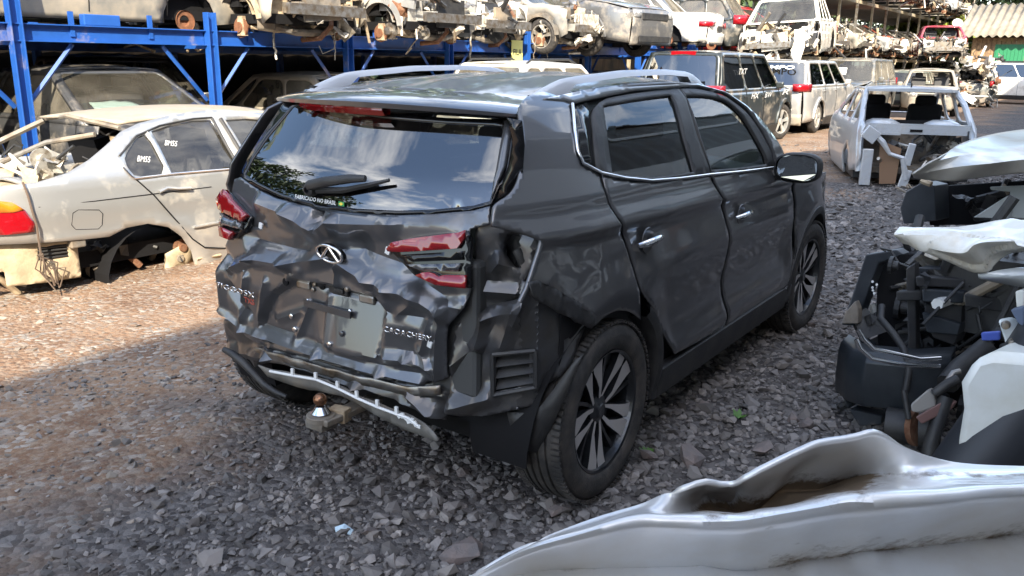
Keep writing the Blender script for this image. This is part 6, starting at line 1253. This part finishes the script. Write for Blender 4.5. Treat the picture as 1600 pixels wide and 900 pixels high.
# crash beam: a bent channel
ring = []
for px, py, d_ in ((1312, 575, 4.1), (1330, 590, 3.95), (1352, 596, 3.85), (1420, 603, 3.75), (1480, 600, 3.7)):
    p = at(px, py, d_); ring.append([p+Vector((0, .12, .13)), p+Vector((0, 0, .13)), p+Vector((0, -.03, .10)), p+Vector((0, -.03, -.03)), p+Vector((0, .0, -.11)), p+Vector((0, .12, -.11))])
MB().loft(ring).build('crash_beam', M['fascia'], w1, solid=.02, smooth=40, bevel=.004)
blk([(1310, 545), (1330, 533), (1350, 545), (1358, 585), (1340, 620), (1325, 640), (1312, 612), (1308, 585)], 4.05, .16, M['fascia'], 'crash_beam_end')
blk([(1326, 640), (1378, 650), (1376, 664), (1342, 666)], 3.9, .10, M['fascia'], 'lower_beam')
b = MB()
for pts in ([(1341, 515), (1350, 530), (1365, 545), (1400, 553), (1438, 562), (1470, 560)], [(1338, 530), (1345, 545), (1362, 560), (1400, 568), (1440, 572), (1468, 572)]): b.tube([at(px, py, 3.55) for px, py in pts], .010, 10)
b.build('cooling_pipes', M['chrome'], w1, smooth=60)
# radiator pack and louvred duct
blk([(1372, 395), (1600, 400), (1600, 720), (1420, 690), (1380, 620), (1368, 500)], 4.25, .35, M['cabin'], 'radiator_pack')
for i, q in enumerate([[(1430, 432), (1508, 436), (1506, 450), (1432, 448)], [(1440, 452), (1506, 456), (1504, 474), (1442, 472)], [(1444, 474), (1504, 478), (1502, 505), (1444, 488)], [(1440, 488), (1500, 507), (1496, 524), (1448, 520)], [(1446, 505), (1498, 522), (1490, 540), (1458, 528)]]): blk(q, 3.86-.02*(i % 2), .14, [M['blackpl'], M['fascia']][i % 2], 'air_duct')
blk([(1415, 420), (1430, 410), (1432, 600), (1420, 600)], 3.9, .06, M['blackpl'], 'radiator_frame'); blk([(1400, 455), (1440, 455), (1440, 470), (1400, 470)], 3.88, .06, M['blackpl'], 'radiator_frame'); blk([(1434, 418), (1600, 424), (1600, 440), (1436, 432)], 4.0, .10, M['fascia'], 'radiator_frame'); blk([(1506, 460), (1600, 470), (1600, 492), (1508, 480)], 3.8, .08, M['blackpl'], 'air_hose')
b = MB(); hs = lambda pts, r, mi=0: b.tube([at(px, py, d_) for px, py, d_ in pts], r, 10, mi=mi)
hs([(1378, 478, 3.9), (1376, 498, 3.85), (1395, 520, 3.8), (1412, 545, 3.75), (1420, 580, 3.7), (1414, 612, 3.7)], .016); hs([(1545, 540, 3.6), (1520, 560, 3.6), (1500, 575, 3.6), (1480, 600, 3.55)], .045); hs([(1560, 522, 3.6), (1600, 520, 3.5)], .03)
hs([(1600, 578, 3.3), (1550, 577, 3.3), (1530, 600, 3.3), (1518, 640, 3.3), (1500, 680, 3.3), (1492, 705, 3.3)], .013); hs([(1570, 540, 3.35), (1575, 570, 3.3), (1578, 610, 3.3), (1565, 650, 3.3), (1550, 680, 3.3)], .020); hs([(1600, 594, 3.3), (1582, 592, 3.3), (1568, 620, 3.28), (1560, 660, 3.28)], .012); hs([(1478, 620, 3.5), (1455, 690, 3.5), (1450, 720, 3.5)], .03)
hs([(1478, 598, 3.5), (1490, 582, 3.5), (1500, 580, 3.5)], .012, 1); hs([(1460, 615, 3.5), (1480, 600, 3.48), (1496, 592, 3.48)], .020); b.build('hoses', [M['blackpl'], M['steel']], w1, smooth=60, fixn=False)
b = MB(); b.tube([at(1412, 610, 3.62), at(1420, 655, 3.6)], .012, 8, mi=1); b.tube([at(1384, 662, 3.75), at(1425, 668, 3.7)], .075, 16, mi=1); b.tube([at(1427, 668, 3.66), at(1436, 669, 3.64)], .078, 16, mi=2); b.tube([at(1436, 669, 3.64), at(1470, 672, 3.6)], .085, 16, mi=1)
b.build('pump', [M['chrome'], M['blackpl'], M['rust']], w1, smooth=50, fixn=False)
blk([(1422, 632), (1450, 608), (1460, 618), (1462, 636), (1436, 646), (1424, 644)], 3.5, .05, mat('grey connector', (.25, .24, .22), .6), 'connector', bev=.008); blk([(1430, 652), (1478, 624), (1492, 630), (1486, 640), (1440, 663)], 3.48, .04, mat('brown connector', (.16, .09, .08), .5), 'connector', bev=.005); blk([(1532, 520), (1562, 518), (1562, 532), (1534, 533)], 3.55, .03, mat('blue connector', (.10, .16, .6), .4), 'connector')
# white washer tank and bracket, speckled bumper edge
M['tank'] = mat('translucent white plastic', (.72, .74, .70), .35, c2=(.60, .60, .52), nscale=4, coat=.3)
tk = [onpl(*p, (1.6, 1.0), (3.2, 1.5)) for p in ((1520, 560), (1550, 552), (1600, 556), (1650, 560), (1650, 760), (1490, 735), (1492, 690), (1500, 640), (1496, 600))]; q_ = Vector((.1, .35, 0))
b = MB(); n_ = len(tk); b.add(tk+[p+q_ for p in tk], [tuple(range(n_)), tuple(reversed(range(n_, 2*n_)))]+[(i, (i+1) % n_, (i+1) % n_+n_, i+n_) for i in range(n_)]); b.build('washer_tank', M['tank'], w1, bevel=.035, smooth=40)
blk([(1558, 500), (1580, 496), (1600, 512), (1600, 560), (1575, 560), (1568, 530)], 3.15, .03, mat('pale bracket', (.62, .66, .66), .4, .2, .4), 'lamp_bracket', bev=.01)
for px, py in ((1572, 507), (1583, 534)): b = MB(); b.lathe([(-.03, 0), (-.03, .012), (-.01, .016), (.0, .016)], at(px, py, 3.12), 'y', 14); b.build('bolt', M['steel'], w1)
blk([(1578, 484), (1600, 478), (1600, 512), (1590, 505)], 3.1, .05, mat('blue grey clip', (.10, .13, .19), .5), 'clip'); blk([(1586, 455), (1600, 452), (1600, 480), (1588, 482)], 3.2, .05, M['tank'], 'reservoir')
b = MB(); b.tube([at(1500, 755, 3.15), at(1560, 680, 3.12), (at(1620, 590, 3.1)), at(1680, 500, 3.1)], [.13, .14, .15, .15], 20); b.build('speckled_fascia', mat('black plastic with pale specks', (.02, .022, .026), .5, c2=(.5, .5, .5), nscale=95, npos=(.735, .75)), w1, smooth=60)
b = MB(); b.box(at(1570, 450, 4.0), (.5, .5, .35), mi=5); junk(b, 130, at(1480, 520, 4.05), (.7, .35, .75), rW, .65, [.3, .3, .5, 0, 0, 5, 2, 0, 0, .1]); junk(b, 40, at(1530, 460, 4.1), (.7, .3, .25), rW, .6, [.5, .5, .8, .3, 0, 4, 2, .2, 0, .2]); b.build('engine_bay', JM, w1, fixn=False)
for k in range(9): MB().lathe([(0, .006), (-.004, .006), (-.004, 0)], at(1366+rW.uniform(-4, 6), 440+k*4.5, 4.0), 'y', 6).build('clip_spot', M['whitepl'], w1) if k < 5 else None
# second wreck behind it
w2 = thing('car_wreck', 'champagne silver wreck with a dark empty front, behind the white wreck with hoses', 'wreck', (0, 0, 0))
hoodpiece('bonnet', [[(1468, 247, 1.14), (1500, 226, 1.16), (1545, 212, 1.18), (1600, 203, 1.18), (1720, 190, 1.2)], [(1452, 254, 1.12), (1500, 244, 1.13), (1550, 235, 1.14), (1600, 228, 1.15), (1720, 215, 1.16)], [(1425, 272, 1.05), (1490, 262, 1.08), (1545, 256, 1.10), (1600, 250, 1.10), (1720, 242, 1.1)], [(1428, 277, 1.02), (1480, 283, 1.0), (1520, 278, 1.01), (1600, 270, 1.02), (1720, 262, 1.02)]], M['hoodsil'], w2, ncol=40, lin=True, sm=30)
DD = 5.6
blk([(1415, 300), (1440, 285), (1460, 290), (1462, 345), (1412, 350), (1406, 325)], 5.7, .3, M['fascia'], 'bumper_side', w2); blk([(1452, 292), (1640, 280), (1640, 350), (1452, 352)], 6.0, .15, M['cabin'], 'radiator_pack', w2); blk([(1520, 340), (1575, 305), (1580, 312), (1575, 342)], 5.5, .1, mat('pale grey bracket', (.40, .43, .43), .5, .2), 'strut_brace', w2); blk([(1546, 292), (1600, 290), (1640, 292), (1640, 345), (1574, 340), (1578, 300), (1548, 297)], 5.6, .04, PAINTB := mat('grey green primer', (.36, .39, .38), .5, .1), 'inner_wing', w2)
b = MB(); junk(b, 26, at(1530, 320, 5.9), (.9, .3, .22), rW, .6, [.2, .2, .5, .1, 0, 5, 1, 0, 0, 0]); b.build('engine_bay', JM, w2, fixn=False)
b = MB(); b.tube([at(1440, 282, 5.6), at(1455, 288, 5.55)], .02, 6); b.build('loose_clip', M['tanjunk'], w2)
# the rest of both wrecks, reaching back towards the hall
def adopt(t, new):
    bpy.context.view_layer.update(); Mx = t.matrix_world.copy()
    for ch in list(t.children): ch.parent = new; ch.matrix_parent_inverse = Mx
    bpy.data.objects.remove(t)
adopt(gen_car('car_wreck', 'white wreck body', 'wreck', (7.1, 2.75, 0), PI/2, spec(SED, p=M['cream'], torn=True, hood=True, nj=30, tower=7, H=1.5, nowheel=(2, 3)), None, 201), w1)
adopt(gen_car('car_wreck', 'silver wreck body', 'wreck', (7.2, 6.1, 0), PI/2, spec(SED, p=M['hoodsil'], torn=True, hood=True, nj=30, tower=8, H=1.62, zb=1.05, zh=1.12, nowheel=(2, 3)), None, 202), w2)
# foreground silver panel
xsA = [735, 760, 800, 860, 930, 1000, 1040, 1070, 1100, 1140, 1165, 1200, 1260, 1330, 1372, 1410, 1450, 1500, 1600, 1720]
def rowf(d): ks = sorted(d); return [(x, float(np.interp(x, ks, [d[k][0] for k in ks])), float(np.interp(x, ks, [d[k][1] for k in ks]))) for x in xsA]
rA = rowf({735: (900, .60), 760: (888, .63), 800: (866, .66), 860: (838, .69), 930: (812, .71), 1000: (790, .73), 1040: (772, .76), 1070: (760, .79), 1100: (752, .80), 1140: (748, .80), 1165: (735, .83), 1200: (716, .86), 1260: (692, .89), 1330: (680, .90), 1372: (678, .90), 1410: (697, .86), 1450: (714, .83), 1500: (726, .81), 1600: (733, .80), 1720: (736, .80)})
rW1 = rowf({735: (903, .60), 860: (842, .69), 1000: (798, .73), 1040: (788, .75), 1070: (775, .74), 1100: (768, .70), 1140: (765, .69), 1165: (752, .77), 1260: (738, .78), 1330: (735, .77), 1372: (735, .78), 1410: (730, .81), 1450: (735, .81), 1600: (743, .80), 1720: (745, .80)})
rP = rowf({735: (905, .60), 860: (846, .70), 1000: (806, .74), 1040: (806, .735), 1070: (802, .715), 1100: (797, .69), 1165: (790, .685), 1240: (778, .70), 1300: (763, .72), 1330: (755, .73), 1372: (752, .77), 1450: (755, .81), 1600: (752, .81), 1720: (752, .80)})
rB = rowf({735: (906, .60), 800: (872, .68), 860: (850, .72), 940: (829, .75), 1000: (818, .76), 1080: (816, .77), 1160: (813, .78), 1240: (803, .80), 1300: (790, .82), 1360: (787, .83), 1450: (784, .83), 1600: (770, .83), 1720: (762, .83)})
rC = rowf({735: (907, .59), 860: (889, .60), 1000: (886, .60), 1150: (881, .60), 1300: (868, .61), 1450: (851, .62), 1600: (833, .63), 1720: (822, .63)})
rD = rowf({735: (908, .58), 860: (896, .60), 1000: (893, .60), 1150: (889, .60), 1300: (879, .61), 1450: (864, .62), 1600: (848, .63), 1720: (838, .63)})
rE = rowf({735: (960, .56), 1000: (985, .58), 1300: (985, .60), 1720: (985, .60)})
fpit = facetmap(51, 1, .11, .5, 3, -1.5, .6); fpit2 = facetmap(52, 1, .05, .5, 3, -1.5, .6)
def fgmat():
    m = mat('dented silver bonnet paint', (.64, .645, .65), .38, .40, .6, c2=(.58, .56, .53), nscale=5); t = m.node_tree; l = t.links.new; b = t.nodes['Principled BSDF']
    at_ = t.nodes.new('ShaderNodeAttribute'); at_.attribute_name = 'dirt'; co = t.nodes.new('ShaderNodeTexCoord'); n = t.nodes.new('ShaderNodeTexNoise'); n.inputs['Scale'].default_value = 22; n.inputs['Detail'].default_value = 9; n.inputs['Roughness'].default_value = .7; l(co.outputs['Object'], n.inputs['Vector'])
    a = t.nodes.new('ShaderNodeMath'); a.operation = 'ADD'; l(at_.outputs['Fac'], a.inputs[0]); l(n.outputs[0], a.inputs[1]); r_ = t.nodes.new('ShaderNodeMapRange'); r_.inputs[1].default_value = .82; r_.inputs[2].default_value = 1.08; l(a.outputs[0], r_.inputs[0])
    old = b.inputs['Base Color'].links[0].from_socket; dc = t.nodes.new('ShaderNodeMixRGB'); dc.inputs[1].default_value = (.17, .115, .062, 1); dc.inputs[2].default_value = (.045, .028, .016, 1); l(n.outputs[0], dc.inputs[0])
    mx_ = t.nodes.new('ShaderNodeMixRGB'); l(r_.outputs[0], mx_.inputs[0]); l(old, mx_.inputs[1]); l(dc.outputs[0], mx_.inputs[2]); l(mx_.outputs[0], b.inputs['Base Color'])
    for nm_, a0, a1 in (('Metallic', .5, 0), ('Roughness', .34, .9), ('Coat Weight', .7, 0)): q = t.nodes.new('ShaderNodeMapRange'); q.inputs[3].default_value = a0; q.inputs[4].default_value = a1; l(r_.outputs[0], q.inputs[0]); l(q.outputs[0], b.inputs[nm_])
    return m
rows = [rA, rW1, rP, rB, rC, rD, rE]
fg = hoodpiece('dented_bonnet', rows, fgmat(), None, ncol=150, nrow=8, sm=85, disp=lambda x, y: .004*noise.noise(Vector((x*7, y*7, 0)))+(.045*fpit(x, y)+.016*fpit2(x, y))*math.exp(-((x-1.70)/.26)**2-((y+.33)/.16)**2))
me = fg.data; at_ = me.attributes.new('dirt', 'FLOAT', 'POINT'); nr = 6*8+1; vals = []
for j in range(nr):
    v = j/8
    for i in range(151):
        px = np.interp(i/150*(len(xsA)-1), range(len(xsA)), xsA); d = 0
        if 1050 < px < 1420: d = max(d, .85*math.exp(-((v-2.0)/.95)**2)*min(1, (px-1050)/60)*min(1, (1420-px)/80))
        if px > 1250: d = max(d, .40*math.exp(-((v-1.6)/.6)**2))
        d = max(d, (.62 if px > 850 else .35)*math.exp(-((v-(4.45 if px < 1200 else 4.3))/(.55 if px < 1200 else .75))**2)); vals.append(d)
at_.data.foreach_set('value', vals)
tag(fg, 'crumpled silver car bonnet with a rusty dent, filling the bottom right corner', 'bonnet')
MB().box((2.75, -.55, .28), (1.1, .5, .5)).build('bonnet_support', M['cabin'], fg, bevel=.05)
